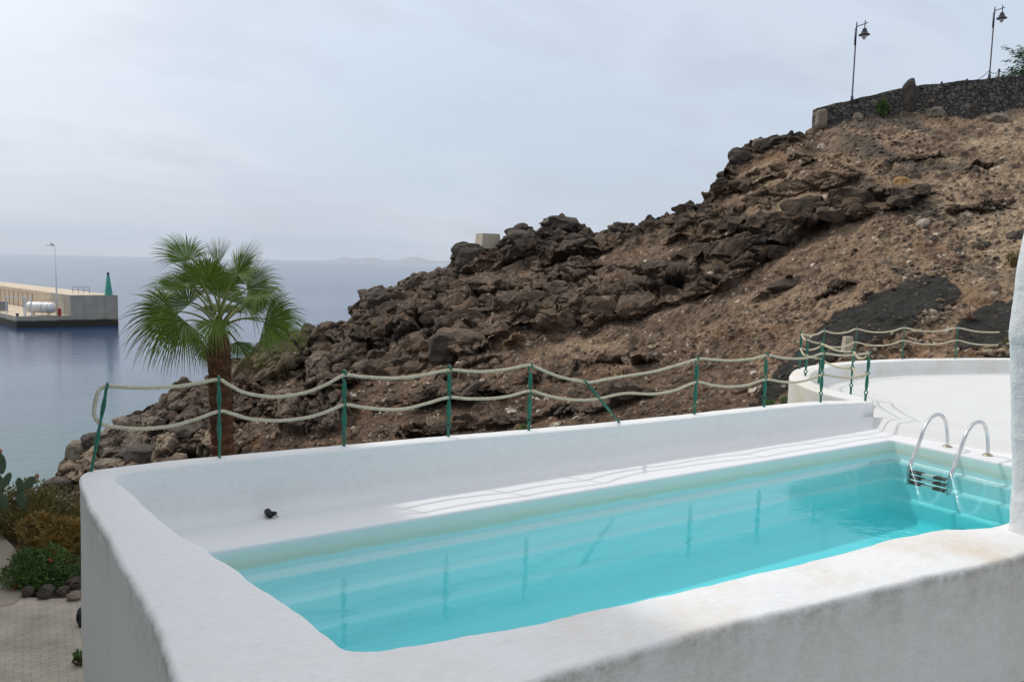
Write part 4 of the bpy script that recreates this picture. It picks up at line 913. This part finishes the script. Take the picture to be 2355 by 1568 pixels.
street_lamp(at(2275, 181, 48.), 'iron street lamp near the tree at the right end of the wall', 1)
def chain_fence():
    D = 43.4; xs = [(2166, 189), (2224, 183), (2298, 160), (2328, 156), (2368, 150)]
    tops = [at(x, y, D) for x, y in xs]; root = empty('chain_fence', tops[2]-UU*.6, 'dark chain fence on the promenade beside the right street lamp', 'fence')
    for t in tops:
        mb = MB(); mb.tube([t-UU*1.1, t-UU*.06], .045, 8); mb.lathe(t-UU*.07, [(.02, -.02), (.06, .02), (.065, .05), (.04, .09), (.01, .11)], 10); mk('post', mb, M['dark'], root, smooth=True)
    lam = at(2275, 160, D); seq = [tops[1]-UU*.15, lam, tops[2], tops[3], tops[4]]
    for a, b in zip(seq[:-1], seq[1:]):
        for h in (.08, .42):
            P = [a+(b-a)*u-UU*(h+.14*math.sin(PI*u)) for u in np.linspace(0, 1, 9)]; mb = MB(); mb.tube(P, .018, 6); mk('chain', mb, M['dark'], root)
chain_fence()
# ------------------------------------------------------------------ foliage
def leaf_cloud(name, mat, c, rad, n, size, seed, parent=None, lumps=26, droop=.0, shell=.55, aspect=.45, up=.35):
    r = np.random.default_rng(seed); lc = []
    while len(lc) < lumps:
        v = r.uniform(-1, 1, 3)
        if v@v < 1 and v[2] > -.75: lc.append(v*.78)
    lc = np.array(lc); k = r.integers(0, lumps, n); d = r.normal(0, 1, (n, 3)); d /= np.linalg.norm(d, axis=1)[:, None]
    lr = r.uniform(.22, .40, lumps)[k]; P = lc[k]+d*(lr*r.uniform(shell, 1.05, n)**.7)[:, None]
    P = np.array(c)+P[:, :1]*RR*rad[0]+P[:, 1:2]*FF*rad[1]+P[:, 2:]*UU*rad[2]
    ax = d+r.normal(0, .6, (n, 3)); ax[:, 2] += up-droop; ax /= np.linalg.norm(ax, axis=1)[:, None]
    sd = np.cross(ax, r.normal(0, 1, (n, 3))); sd /= np.linalg.norm(sd, axis=1)[:, None]+1e-9; nn = np.cross(ax, sd)
    s = (size*r.uniform(.6, 1.35, n))[:, None]
    V = np.stack([P, P+ax*s*.5+sd*s*aspect*.5+nn*s*.08, P+ax*s-nn*s*.1-UU*s*droop*.3, P+ax*s*.5-sd*s*aspect*.5+nn*s*.08], 1).reshape(-1, 3)
    Q = np.arange(n*4).reshape(n, 4)
    return raw_mesh(name, V, Q, mat, parent, smooth=False, loc=tuple(c) if parent is None else None)
def shrub(c, rad, mat, n, size, seed, label, flowers=0, fmat='petal_o', base=None, name='shrub', cat='shrub', **kw):
    c = np.array(c); b = c-UU*rad[2]*1.0; root = empty(name, b, label, cat)
    leaf_cloud('foliage', M[mat], c, rad, n, size, seed, root, **kw)
    r = np.random.default_rng(seed+1); mb = MB()
    for _ in range(14):
        t = c+RR*rad[0]*r.uniform(-.7, .7)+FF*rad[1]*r.uniform(-.7, .7)+UU*rad[2]*r.uniform(-.1, .6); f = b+(t-b)*np.array([.25, .25, 0]); mb.tube([f, (f+t)/2+r.normal(0, .03, 3), t], [.014, .010, .004], 5, False)
    mk('stems', mb, M['stem'], root)
    for _ in range(flowers):
        v = r.normal(0, 1, 3); v[1] = -abs(v[1]); v /= np.linalg.norm(v); p = c+RR*rad[0]*v[0]*.85+FF*rad[1]*v[1]*.9+UU*rad[2]*v[2]*.75; mb = MB()
        for j in range(9): mb.ico(p+r.normal(0, .014, 3), (.011,)*3, 1, .1, j)
        mk('flower', mb, M[fmat], root)
    return root
shrub(at(95, 1325, 11.4), (.62, .5, .46), 'bush_g', 7500, .062, 3, 'low green shrub with orange flowers beside the paved path', 5)
shrub(at(132, 1245, 12.5), (.78, .6, .54), 'bush_o', 8000, .066, 5, 'golden brown shrub between the green shrub and the pool wall', 0)
shrub(at(72, 1212, 13.8), (1.6, 1.0, .80), 'bush_b', 19000, .072, 7, 'large olive brown shrub under the cactus', 4, lumps=60)
_p = on_z(186, 1512, -2.70); shrub(_p, (.10, .10, .10), 'weed', 260, .045, 9, 'small weed growing from the paving against the outer wall', name='weed', cat='weed', lumps=8)
_g = 'stones edging the shrub bed'
for k, (x, y, w, h, l) in enumerate(((52, 1362, 34, 34, 'dark stone at the left end of the shrub bed edge'), (95, 1362, 44, 44, 'brown upright stone in the middle of the shrub bed edge'), (133, 1362, 36, 26, 'low grey stone right of the brown upright one at the shrub bed'), (162, 1372, 44, 24, 'flat pale stone nearest the pool wall at the shrub bed'), (160, 1340, 46, 28, 'rounded grey stone lying behind the flat pale one at the shrub bed'))):
    p = on_z(x, y+h*.3, -2.74)+FF*.12; s = px(p@FF)*.74; boulder(p+UU*h*s*.2, (w*s/2, w*s/2, h*s/2), 'boulder' if k != 3 else 'boulder_t', l, .3, 50+k, 3, group=_g, cat='stone', name='stone')
_p = on_z(187, 1432, -2.77)+RR*.01; boulder(_p+UU*.10+RR*.025, (.05, .14, .13), 'pipe', 'dark lump leaning on the outer side of the pool wall above the weed', .25, 61, 3, name='dark_lump', cat='rock')  # unidentified dark lump, modelled as a rounded solid
# cactus
def cactus():
    D = 13.2; s = px(D); root = empty('prickly_pear', at(20, 1190, D), 'prickly pear cactus with flat round pads behind the brown shrubs', 'cactus')
    def pad(x, y, w, h, ang, dd=0.):
        mb = MB(); c = at(x, y, D+dd); n = 16; rows = []; ca, sa = math.cos(ang), math.sin(ang)
        ux = RR*ca+UU*sa; uy = -RR*sa+UU*ca; import_v = []
        mb.ico((0, 0, 0), (1, 1, 1), 3, .03, int(x)); V = np.array(mb.v); nar = np.where(V[:, 2] < 0, 1-.28*V[:, 2]**2, 1)[:, None]
        V = V[:, :1]*nar*ux*w*s/2+V[:, 1:2]*FF*.018+V[:, 2:]*uy*h*s/2; mb.v = [tuple(v+c) for v in V]; return mk('pad', mb, M['cactus'], root, smooth=True)
    for a in ((2, 1066, 26, 52, .05), (-6, 1115, 30, 56, -.1, .1), (14, 1105, 18, 46, -.55, -.1), (-20, 1050, 30, 44, .3, .2), (4, 1160, 30, 60, 0, .1), (46, 1115, 19, 38, .12), (67, 1110, 22, 40, -.72, -.05), (50, 1150, 26, 48, .1, .05), (-34, 1100, 34, 54, .4, .3)): pad(*a)
    for (x, y) in ((85, 1094), (0, 1037)):
        mb = MB(); mb.ico(at(x, y, D-.05), (.035, .035, .045), 2, .08, 3); mk('fruit', mb, M['fruit'], root, smooth=True)
cactus()
# plants along the wall and terrace
_p = at(1203, 990, 8.6); shrub(_p, (.055, .05, .06), 'weed', 130, .05, 21, 'tiny bright green weed on top of the pool wall by a post', name='weed', cat='weed', lumps=6)
_p = at(1772, 934, 13.); shrub(_p, (.12, .12, .12), 'weed', 200, .05, 23, 'yellow-green weed peeking over the wall left of the terrace', name='weed', cat='weed', lumps=7)
_p = at(1808, 925, 14.); shrub(_p, (.10, .1, .12), 'bush_g', 180, .05, 25, 'dark green weed against the stained terrace wall', name='weed', cat='weed', lumps=7)
_p = hill_pt(2022, 250)-FF*.3+UU*.15; shrub(_p, (.32, .3, .55), 'weed', 1400, .085, 27, 'green bush growing against the dark stone wall', name='bush', cat='bush', lumps=16)
_p = hill_pt(2308, 795)-FF*.2; shrub(_p, (.22, .2, .30), 'dryg', 900, .07, 29, 'dry yellowish bush beside the rope ends', name='bush', cat='bush', lumps=12)
_p = hill_pt(2335, 600)-FF*.2; shrub(_p, (.42, .3, .32), 'dryg', 900, .10, 31, 'pale dry bush on the slope by the wing wall', name='bush', cat='bush', lumps=12)
def rosette(p, n, ln, wd, mat, label, name, cat, seed, stalk=0., upk=1.):
    r = np.random.default_rng(seed); root = empty(name, p, label, cat); mb = MB(); p = np.array(p)
    for i in range(n):
        a = i*2.4+r.uniform(-.2, .2); e = r.uniform(.25, 1.3)*upk; l = ln*r.uniform(.7, 1.1); h = np.array([math.cos(a), math.sin(a), 0]); sd = np.array([-math.sin(a), math.cos(a), 0]); vs = []
        for k, u in enumerate(np.linspace(0, 1, 6)):
            q = p+h*l*math.cos(e)*u+UU*(l*math.sin(e)*u-.25*l*u*u*math.cos(e)); w = wd*(1-u)**.6*.5; vs += [q-sd*w+UU*w*.3, q-UU*w*.2, q+sd*w+UU*w*.3]
        fs = []
        for k in range(5):
            for j in range(2): a_ = k*3+j; fs.append((a_, a_+1, a_+4, a_+3))
        mb.add(vs, fs)
    mk('leaves', mb, M[mat], root)
    if stalk:
        mb = MB(); mb.tube([p, p+UU*stalk*.6+RR*.01, p+UU*stalk], [.014, .010, .004], 6); mk('stalk', mb, M['dry'], root)
rosette(hill_pt(2219, 738)-FF*.15, 26, .34, .05, 'dry', 'dry reddish agave with a tall stalk beside the black gravel', 'agave', 'agave', 3, .62)
rosette(hill_pt(2318, 828)-FF*.25, 14, .40, .06, 'weed', 'small green aloe beside the wing wall', 'aloe', 'aloe', 5)
# tree at the right edge of the promenade
def prom_tree():
    D = 44.6; c = at(2398, 140, D); root = empty('tree', at(2400, 200, D), 'green feathery tree beyond the stone wall at the right edge', 'tree'); mb = MB(); r = np.random.default_rng(8)
    b = at(2400, 196, D); mb.tube([b-UU*1., b, c+UU*.4], [.16, .13, .05], 9); V = []; Q = []; kq = 0
    for i in range(95):
        a = r.uniform(0, 6.28); e = r.uniform(-.15, 1.25); d = np.array([math.cos(a)*math.cos(e), math.sin(a)*math.cos(e), math.sin(e)]); d = RR*d[0]+FF*d[1]+UU*d[2]; l = r.uniform(1.5, 2.9)
        s0 = b+UU*r.uniform(-.1, 1.0); pts = [s0+d*l*u-UU*.35*l*u*u*(1-max(0, e)*.5) for u in np.linspace(0, 1, 9)]
        mb.tube(pts[:7], [.03-.003*k for k in range(7)], 5, False)
        for k in range(2, 9):
            for j in range(11):
                p = pts[k]+r.normal(0, .07, 3); t = pts[k]-pts[k-1]; t = t/np.linalg.norm(t); sd = np.cross(t, UU)*(1 if j % 2 else -1); ax = t*.7+sd*r.uniform(.2, .9)-UU*r.uniform(.1, .7); ax /= np.linalg.norm(ax); ss = r.uniform(.16, .32); w = np.cross(ax, r.normal(0, 1, 3)); w /= np.linalg.norm(w)
                V += [p, p+ax*ss*.5+w*ss*.10, p+ax*ss, p+ax*ss*.5-w*ss*.10]; Q.append((kq, kq+1, kq+2, kq+3)); kq += 4
    mk('trunk', mb, M['stem'], root); raw_mesh('crown', np.array(V), np.array(Q), M['tree'], root, smooth=False)
prom_tree()
# ------------------------------------------------------------------ fan palm
def palm():
    D = 17.; s = px(D); O = at(503, 752, D); foot = at(513, 1200, D); root = empty('palm_tree', foot-UU*2., 'fan palm with a shaggy brown trunk beyond the pool wall', 'palm tree')
    r = np.random.default_rng(12); axis = resample([foot-UU*2., at(512, 1055, D), at(506, 900, D), at(503, 800, D), O], 90)
    n = len(axis); mb = MB(); rad = np.interp(np.linspace(0, 1, n), [0, .6, .8, .93, 1.], [.27, .245, .235, .25, .12]); m = 22; vs = []
    for i in range(n):
        for j in range(m):
            a = 2*PI*j/m; rr = rad[i]*(1+.07*math.sin(i*2.1)+.08*mnoise.noise(Vector((math.cos(a)*2, math.sin(a)*2, i*.35)))); vs.append(axis[i]+RR*rr*math.cos(a)+FF*rr*math.sin(a))
    fs = [(i*m+j, i*m+(j+1) % m, (i+1)*m+(j+1) % m, (i+1)*m+j) for i in range(n-1) for j in range(m)]; mb.add(vs, fs); tmb = mb
    def boots(cnt, u0, u1, mat, size, aa=None, name='leaf_bases'):
        mb = tmb; mb.cur = {'boot': 1, 'boot_l': 2}[mat]
        for i in range(cnt):
            u = r.uniform(u0, u1); k = int(u*(n-1)); a = r.uniform(0, 2*PI) if aa is None else r.normal(aa, .45); h = RR*math.cos(a)+FF*math.sin(a); sd = -RR*math.sin(a)+FF*math.cos(a); p = axis[k]+h*rad[k]*.92; z = size*r.uniform(.6, 1.25)
            tip = p+h*z*r.uniform(.35, .8)+UU*z*r.uniform(.3, 1.1); w = z*.42
            mb.add([p-sd*w, p+sd*w, p+h*z*.25+UU*z*.35-sd*w*.6, p+h*z*.25+UU*z*.35+sd*w*.6, tip-sd*w*.25, tip+sd*w*.25, p+h*z*.05-UU*z*.2], [(0, 1, 3, 2), (2, 3, 5, 4), (1, 0, 6)])
        mb.cur = 0
    boots(520, .64, .97, 'boot', .105); boots(260, .3, .68, 'boot', .07); boots(26, .74, .80, 'boot_l', .09, PI*1.12)
    tk = mk('trunk', tmb, [M['trunk'], M['boot'], M['boot_l']], root)
    def frond(hub, axd, nrm, R, spread, droop, dry, seed, nseg=46, cup=.18, start=None):
        q = np.random.default_rng(seed); axd = axd/np.linalg.norm(axd); nrm = nrm-axd*(nrm@axd); nrm /= np.linalg.norm(nrm); side = np.cross(nrm, axd)
        V = []; Q = []; C = []; us = np.array([.02, .18, .34, .46, .56, .68, .80, .90, 1.])
        gA, gB = np.array([.042, .10, .012]), np.array([.165, .245, .03]); tip = np.array([.30, .22, .085])
        for i in range(nseg):
            th = -spread+2*spread*i/(nseg-1); ll = R*(1-.16*(abs(th)/spread)**2)*q.uniform(.93, 1.05); dt = th+q.normal(0, .012); dr = droop*q.uniform(.5, 1.5); bend = q.normal(0, .05); kg = q.uniform(0, 1); isdry = q.random() < dry
            for k, u in enumerate(us):
                t2 = dt+bend*max(0, u-.5); dirv = axd*math.cos(t2)+side*math.sin(t2); dirv = dirv+nrm*cup*(math.cos(th*.9)*-.15+abs(math.sin(th))*.55)
                p = hub+dirv*ll*u; f = max(0, u-.46); p = p-UU*ll*dr*f*f*3.1-UU*ll*.05*u*u; 
                if f: p = p+dirv*ll*(-.9*dr*f*f)
                w = ll*u*math.tan(spread/(nseg-1))*1.04 if u <= .46 else ll*.46*math.tan(spread/(nseg-1))*1.0*max(0.0, (1-(u-.46)/.54))**.8
                w = max(w, .0012); tan_ = -axd*math.sin(dt)+side*math.cos(dt); ridge = nrm*w*.75*(1 if i % 2 else -1)*(1 if u <= .46 else .6)
                V += [p-tan_*w, p+ridge*.9, p+tan_*w]; c = gA+(gB-gA)*(.25+.5*kg); tt = sstep(.72, 1., u)*(.35+.65*q.random()); c = c+(tip-c)*tt*(1 if isdry else .35); C += [c, c*1.12, c]
            o = i*len(us)*3
            for k in range(len(us)-1):
                for j in range(2): a = o+k*3+j; Q.append((a, a+1, a+4, a+3))
        fr = raw_mesh('frond', np.array(V), np.array(Q), M['frond'], root, smooth=False, colors=np.clip(np.array(C), 0, 1))
        b = O+(hub-O)*.02+r.normal(0, .04, 3) if start is None else start; mid = (b+hub)/2+UU*np.linalg.norm(hub-b)*.10
        mb = MB(); pts = resample([b, mid, hub, hub+axd*R*.2], 14); mb.tube(pts, np.interp(np.linspace(0, 1, 14), [0, .6, 1], [.030, .020, .006]), 6, False); mk('petiole', mb, M['petiole'], fr, smooth=True)
    # traced fronds: hub pixel, tip pixel, depth of hub relative to the crown heart, normal hint (right, toward viewer, up), size, droop
    def P_(x, y, dd): return at(x, y, D+dd)
    TR = [((480,648),(478,560),-.55,(.0,1.,.35),1.0,.55),((432,600),(398,548),.1,(.7,.5,.4),.95,.18),((502,610),(500,545),.35,(.0,.9,.3),.75,.05),((545,628),(604,546),-.2,(-.75,.65,.2),1.02,.16),((568,664),(655,616),-.1,(-.35,.8,.6),1.05,.3),
          ((590,676),(648,668),-.5,(-.1,.35,1.),.85,.65),((432,662),(312,610),.0,(.5,.35,.8),1.12,.42),((400,716),(285,760),-.5,(.25,.75,.5),1.25,.38),((425,738),(348,815),-.65,(.35,.85,.25),1.05,.4),((494,733),(480,810),-.95,(.1,.8,.55),.82,.5),
          ((608,740),(712,748),-.55,(-.15,.9,.4),1.2,.42),((520,690),(525,640),.8,(0,-.5,.8),1.0,.4),((470,690),(440,640),.9,(.2,-.5,.8),1.0,.4),((510,720),(520,690),1.0,(0,-.3,1),1.0,.5),((620,735),(700,745),.2,(-.3,.5,.8),1.0,.4),((455,640),(430,590),.7,(.4,-.2,.8),.9,.3),((560,700),(610,670),.7,(-.4,-.2,.8),.9,.4),((470,790),(450,830),.45,(.2,.6,.4),.75,.3),((545,785),(570,830),.45,(-.2,.6,.4),.75,.3),((410,690),(350,660),.6,(.4,.2,.8),.95,.4),((462,655),(420,560),.35,(.4,.6,.4),.95,.2),((538,655),(575,560),.4,(-.4,.6,.4),.95,.2),((500,668),(505,600),.1,(.1,.9,.3),.9,.35),((436,700),(335,650),.25,(.3,.6,.7),1.05,.4),((566,706),(668,665),.3,(-.3,.6,.7),1.05,.4)]
    for k, (h, t, dd, nn, R, dr) in enumerate(TR):
        hub = P_(*h, dd); tp = P_(*t, dd*1.6); ax = tp-hub; nrm = RR*nn[0]-FF*nn[1]+UU*nn[2]
        frond(hub, ax, nrm, R, (1.5 if k not in (2,) else .55)*(.9+.15*(k%3)/2), dr*.72, .45, 100+k)
palm()
# ------------------------------------------------------------------ harbour pier
def conc_wet(name, c1, c2):
    m, nt, b, o = new_mat(name); v = coord(nt, (1, 1, 1)); n = N(nt, 'ShaderNodeTexNoise', Scale=.5, Detail=7., Roughness=.7); L(nt, v, n.inputs['Vector'])
    c = ramp(nt, n.outputs[0], [(.3, c2), (.7, c1)]); n2 = N(nt, 'ShaderNodeTexNoise', Scale=1., Detail=4.); L(nt, coord(nt, (1.2, 1.2, .15)), n2.inputs['Vector'])
    c = mix(nt, ramp(nt, n2.outputs[0], [(.5, g(0)), (.7, g(.35))]), c, tuple(x*.6 for x in c2))
    ge = N(nt, 'ShaderNodeNewGeometry'); sp = N(nt, 'ShaderNodeSeparateXYZ'); L(nt, ge.outputs['Position'], sp.inputs[0]); ma = N(nt, 'ShaderNodeMath', operation='MULTIPLY_ADD'); L(nt, n.outputs[0], ma.inputs[0]); ma.inputs[1].default_value = .5; L(nt, sp.outputs[2], ma.inputs[2])
    mr = N(nt, 'ShaderNodeMapRange'); mr.inputs[1].default_value = -8.75; mr.inputs[2].default_value = -8.45; L(nt, ma.outputs[0], mr.inputs[0])
    c = mix(nt, mr.outputs[0], (.030, .026, .020), c); L(nt, c, b.inputs['Base Color']); b.inputs['Roughness'].default_value = .85; return m
M['pier'] = conc_wet('pier_concrete_wet', (.42, .39, .33), (.31, .285, .24)); M['pier_l'] = conc_wet('pale_pier_concrete_wet', (.60, .50, .37), (.50, .42, .31))
AX = np.array([-.25, .968]); AX /= np.linalg.norm(AX)
ZQ = at(38, 728, 127.3)[2]; ZT = at(270, 684, 128.6)[2]
def prism(mb, poly, z0, z1):
    n = len(poly); mb.add([(x, y, z1) for x, y in poly]+[(x, y, z0) for x, y in poly], [tuple(range(n)), tuple(range(2*n-1, n-1, -1))]+[(i, i+n, (i+1) % n+n, (i+1) % n) for i in range(n)])
C0 = np.array([-2.88, 151.2]); C1 = np.array([4.95, 151.95]); C2 = np.array([12.3, 152.7])
pier = empty('pier', (4, 155, ZQ), 'long pale concrete harbour pier with a higher block at its tip', 'pier')
mb = MB(); prism(mb, [C0, C1, C1+AX*90, C0+AX*90], -13, ZQ); mk('quay', mb, M['pier'], pier)
mb = MB(); mb.cur = 0; e = C1+np.array([.02, -.02]); prism(mb, [e, C2, C2+AX*11, e+AX*11], -13, ZT); mk('end_block', mb, M['pier'], pier)
mb = MB(); prism(mb, [e+AX*11+np.array([.1, 0]), C2+AX*11-np.array([.2, 0]), C2+AX*95-np.array([.2, 0]), e+AX*95+np.array([.1, 0])], -13, ZT-.02); mk('breakwater_wall', mb, M['pier_l'], pier)
mb = MB(); prism(mb, [C0+AX*.6+np.array([.3, 0]), C1+AX*.6-np.array([.1, 0]), C1+AX*88-np.array([.1, 0]), C0+AX*88+np.array([.3, 0])], ZQ-.1, ZQ+.012); mk('quay_surface', mb, M['pier_l'], pier)
mb = MB(); prism(mb, [e+AX*.5+np.array([.3, 0]), C2+AX*.5-np.array([.4, 0]), C2+AX*94-np.array([.4, 0]), e+AX*94+np.array([.3, 0])], ZT-.1, ZT+.015); mk('walkway_surface', mb, M['pier_l'], pier)
def tank():
    D = 131.; s = px(D); c = at(94, 706, D); c[2] = ZQ+1.35; root = empty('storage_tank', (c[0], c[1], ZQ), 'white cylindrical storage tank lying on the pier', 'storage tank'); mb = MB(); Lh = 34*s; r = .93
    prof = [(-Lh-.0, .05), (-Lh+.05, .35), (-Lh+.25, .68), (-Lh+.5, r)]+[(x, r) for x in np.linspace(-Lh+.55, Lh-.55, 6)]+[(Lh-.5, r), (Lh-.25, .68), (Lh-.05, .35), (Lh, .05)]
    mb.tube([c+RR*a for a, _ in prof], [b for _, b in prof], 24); mk('vessel', mb, M['tank'], root, smooth=True)
    for a in (-.55, .2, .62):
        mb = MB(); mb.tube([c+RR*Lh*a-RR*.03, c+RR*Lh*a+RR*.03], .955, 24); mk('band', mb, M['grey'], root)
    for a in (-.5, .5):
        mb = MB(); p = c+RR*Lh*a; mb.box((p[0], p[1], ZQ+.3), (.35, 1.3, .62)); mk('saddle', mb, M['conc2'], root)
tank()
def pole_fence(name, label, pts, h, mat, every, r=.035, rails=(.5, 1.), cat='fence', group=None):
    P = [np.array(p, float) for p in pts]; root = empty(name, P[0], label, cat, group); k = 0
    for a, b in zip(P[:-1], P[1:]):
        n = max(1, int(np.linalg.norm(b-a)/every)); 
        for i in range(n+(1 if k == len(P)-2 else 0)):
            p = a+(b-a)*i/n; mb = MB(); mb.tube([p, p+UU*h], r, 6); mk('post', mb, M[mat], root)
        for q in rails: mb = MB(); mb.tube([a+UU*h*q, b+UU*h*q], r*.7, 6); mk('rail', mb, M[mat], root)
        k += 1
def g_(x, y, z): return on_z(x, y, z)
p2 = lambda c, z: np.array([c[0], c[1], z])
pole_fence('pier_fence', 'thin grey fence in front of the white tank on the pier', [p2(C0+AX*2.+np.array([4.1, 0]), ZQ), p2(C1+AX*2.-np.array([.3, 0]), ZQ)], 2.7, 'grey', .95, .03, (.05, 1.))
pole_fence('pier_fence', 'row of brown fence posts along the breakwater wall at the left edge', [p2(C1+AX*20-np.array([.5, 0]), ZQ), p2(C1+AX*75-np.array([.5, 0]), ZQ)], 2.9, 'brown', 3.2, .05, (1.,))
_q = [at(168, 688, 139.), at(206, 688, 139.)]
for q in _q: q[2] = ZT
pole_fence('pier_railing', 'low brown railing on the raised walkway left of the green beacon', _q, 1.15, 'brown', .75, .045, (.5, 1.), 'railing')
def gate():
    a = p2(C0+AX*1.5+np.array([-.2, 0]), ZQ); root = empty('gate_frame', a, 'white metal gate frames on the corner of the pier left of the tank', 'gate')
    for o0, w, h in ((-.9, 2.9, 3.05), (2.3, .95, 2.95)):
        for x in (o0, o0+w): mb = MB(); mb.box(a+RR*x+UU*h/2, (.17, .17, h)); mk('post', mb, M['white'], root)
        mb = MB(); mb.box(a+RR*(o0+w/2)+UU*(h+.07), (w+.17, .15, .14)); mk('lintel', mb, M['white'], root)
gate()
def beacon():
    D = 136.; b = at(250, 684, D); b[2] = ZT; s = px(D); root = empty('harbour_beacon', b, 'tapered green harbour beacon on the end of the pier', 'beacon'); mb = MB(); r0, r1, h = 8.8*s, 2.9*s, 44*s
    vs = [b+RR*r*math.cos(a)+FF*r*math.sin(a)+UU*z for r, z in ((r0, 0), (r1, h)) for a in np.arange(6)*PI/3+.35]; mb.add(vs, [tuple(range(5, -1, -1)), tuple(range(6, 12))]+[(i, (i+1) % 6, (i+1) % 6+6, i+6) for i in range(6)]); mk('tower', mb, M['beacon'], root)
    for f in (.3, .68):
        mb = MB(); r = r0+(r1-r0)*f+.03; mb.add([b+RR*r*math.cos(a)+FF*r*math.sin(a)+UU*(h*f+z) for z in (0, .07) for a in np.arange(6)*PI/3+.35], [tuple(range(5, -1, -1)), tuple(range(6, 12))]+[(i, (i+1) % 6, (i+1) % 6+6, i+6) for i in range(6)]); mk('ring', mb, M['beacon'], root)
    mb = MB(); mb.lathe(b+UU*h, [(.16, 0), (.16, .2), (.22, .25), (.22, .5), (.12, .6), (.02, .68)], 12); mk('lantern', mb, M['dark'], root)
beacon()
def mast():
    D = 133.; b = at(131.5, 717, D); b[2] = ZQ; t = at(126.5, 566, D); h = t[2]-ZQ; root = empty('lamp_mast', b, 'tall slim white lamp mast standing on the pier', 'lamp post'); mb = MB(); mb.tube([b, b+UU*h*.5, b+UU*h], [.17, .11, .06], 10); mk('pole', mb, M['white'], root, smooth=True)
    a = b+UU*h; mb = MB(); mb.tube([a-UU*.05, a-RR*.55+UU*.06, a-RR*.95+UU*.1], [.05, .05, .04], 8); mk('arm', mb, M['grey'], root); mb = MB(); mb.box(a-RR*1.05+UU*.1, (.6, .25, .1), np.stack([RR, FF, UU], -1)); mk('lamp_head', mb, M['grey'], root)
    # a bird sitting on the arm: one continuous body
    p = a-RR*.45+UU*.09; mb = MB(); sec = [(-.42, .02, .06), (-.25, .05, .10), (-.08, .10, .16), (.08, .11, .2), (.18, .075, .28), (.25, .07, .34), (.31, .05, .345), (.36, .02, .33), (.42, .006, .315)]
    mb.tube([p-RR*x+UU*z for x, r_, z in sec], [r_ for x, r_, z in sec], 10); mb.tube([p+UU*0-FF*.03, p+UU*.1-FF*.03], .012, 5); mb.tube([p+FF*.03, p+UU*.1+FF*.03], .012, 5)
    o = mk('bird', mb, M['bird'], loc=tuple(p), smooth=True); tag(o, 'dark bird perched on the arm of the pier lamp mast', 'bird')
mast()
mb = MB(); _c = at(137, 719, 131.); _c[2] = ZQ; mb.box(_c+UU*.62, (.52, .45, 1.1), None, .92); mb.lathe(_c+UU*1.17, [(.26, 0), (.2, .1), (.05, .16)], 10); tag(mk('fire_cabinet', mb, M['red'], loc=tuple(_c)), 'red fire cabinet beside the white tank on the pier', 'cabinet')
mb = MB(); _c = at(40, 727, 127.9); _c[2] = ZQ; mb.lathe(_c, [(.2, 0), (.17, .3), (.3, .36), (.28, .48), (.05, .52)], 12); tag(mk('bollard', mb, M['dark'], loc=tuple(_c)), 'black mooring bollard on the corner of the pier', 'bollard')
mb = MB(); _c = at(4, 712, 138.); _c[2] = ZQ; mb.box(_c+UU*.9, (1.9, 1.2, 1.5)); mb.box(_c+UU*1.72, (2.05, 1.35, .14)); tag(mk('container', mb, M['grey'], loc=tuple(_c)), 'dark container at the left edge of the pier', 'container')
# ------------------------------------------------------------------ neighbouring house on the left, whose shadow lies over the near walls
def house():
    x0, x1, y0, y1, z0, z1 = -13., -2.9, 1.0, 23.4, -11., 14.
    root = empty('house', (x1, 10, -2.8), 'tall white house beside the paved path', 'house'); mb = MB(); mb.box(((x0+x1)/2, (y0+y1)/2, (z0+z1-.45)/2), (x1-x0-.04, y1-y0-.04, z1-.45-z0)); mk('wall', mb, M['wall2'], root)
    mb = MB(); mb.box(((x0+x1)/2, (y0+y1)/2, z1-.225), (x1-x0, y1-y0, .45)); mk('roof_parapet', mb, M['wall'], root)
    for lv in range(5):
        for k in range(6):
            y = y0+2.+k*3.5; z = -1.2+lv*3.1; mb = MB(); mb.box((x1-.02, y, z), (.10, 1.25, 1.4)); f = mk('window', mb, M['wood'], root); mb = MB(); mb.box((x1+.03, y-.29, z), (.02, .5, 1.2)); mb.box((x1+.03, y+.29, z), (.02, .5, 1.2)); mk('pane', mb, M['glass_d'], f)
house()
# ------------------------------------------------------------------ air
def haze():
    m = bpy.data.materials.new('sea_haze'); m.use_nodes = True; nt = m.node_tree; nt.nodes.clear(); o = N(nt, 'ShaderNodeOutputMaterial'); v = N(nt, 'ShaderNodeVolumePrincipled')
    v.inputs['Color'].default_value = (.98, .99, 1., 1); v.inputs['Density'].default_value = HAZE; v.inputs['Anisotropy'].default_value = .0; L(nt, v.outputs[0], o.inputs['Volume'])
    mb = MB(); R_ = 78000.; mb.box((0, 0, 640.), (2*R_, 2*R_, 1304.)); tag(mk('haze', mb, m), 'thin sea haze over the water', 'haze', kind='stuff')
HAZE = 1.0e-5
if HAZE: haze()
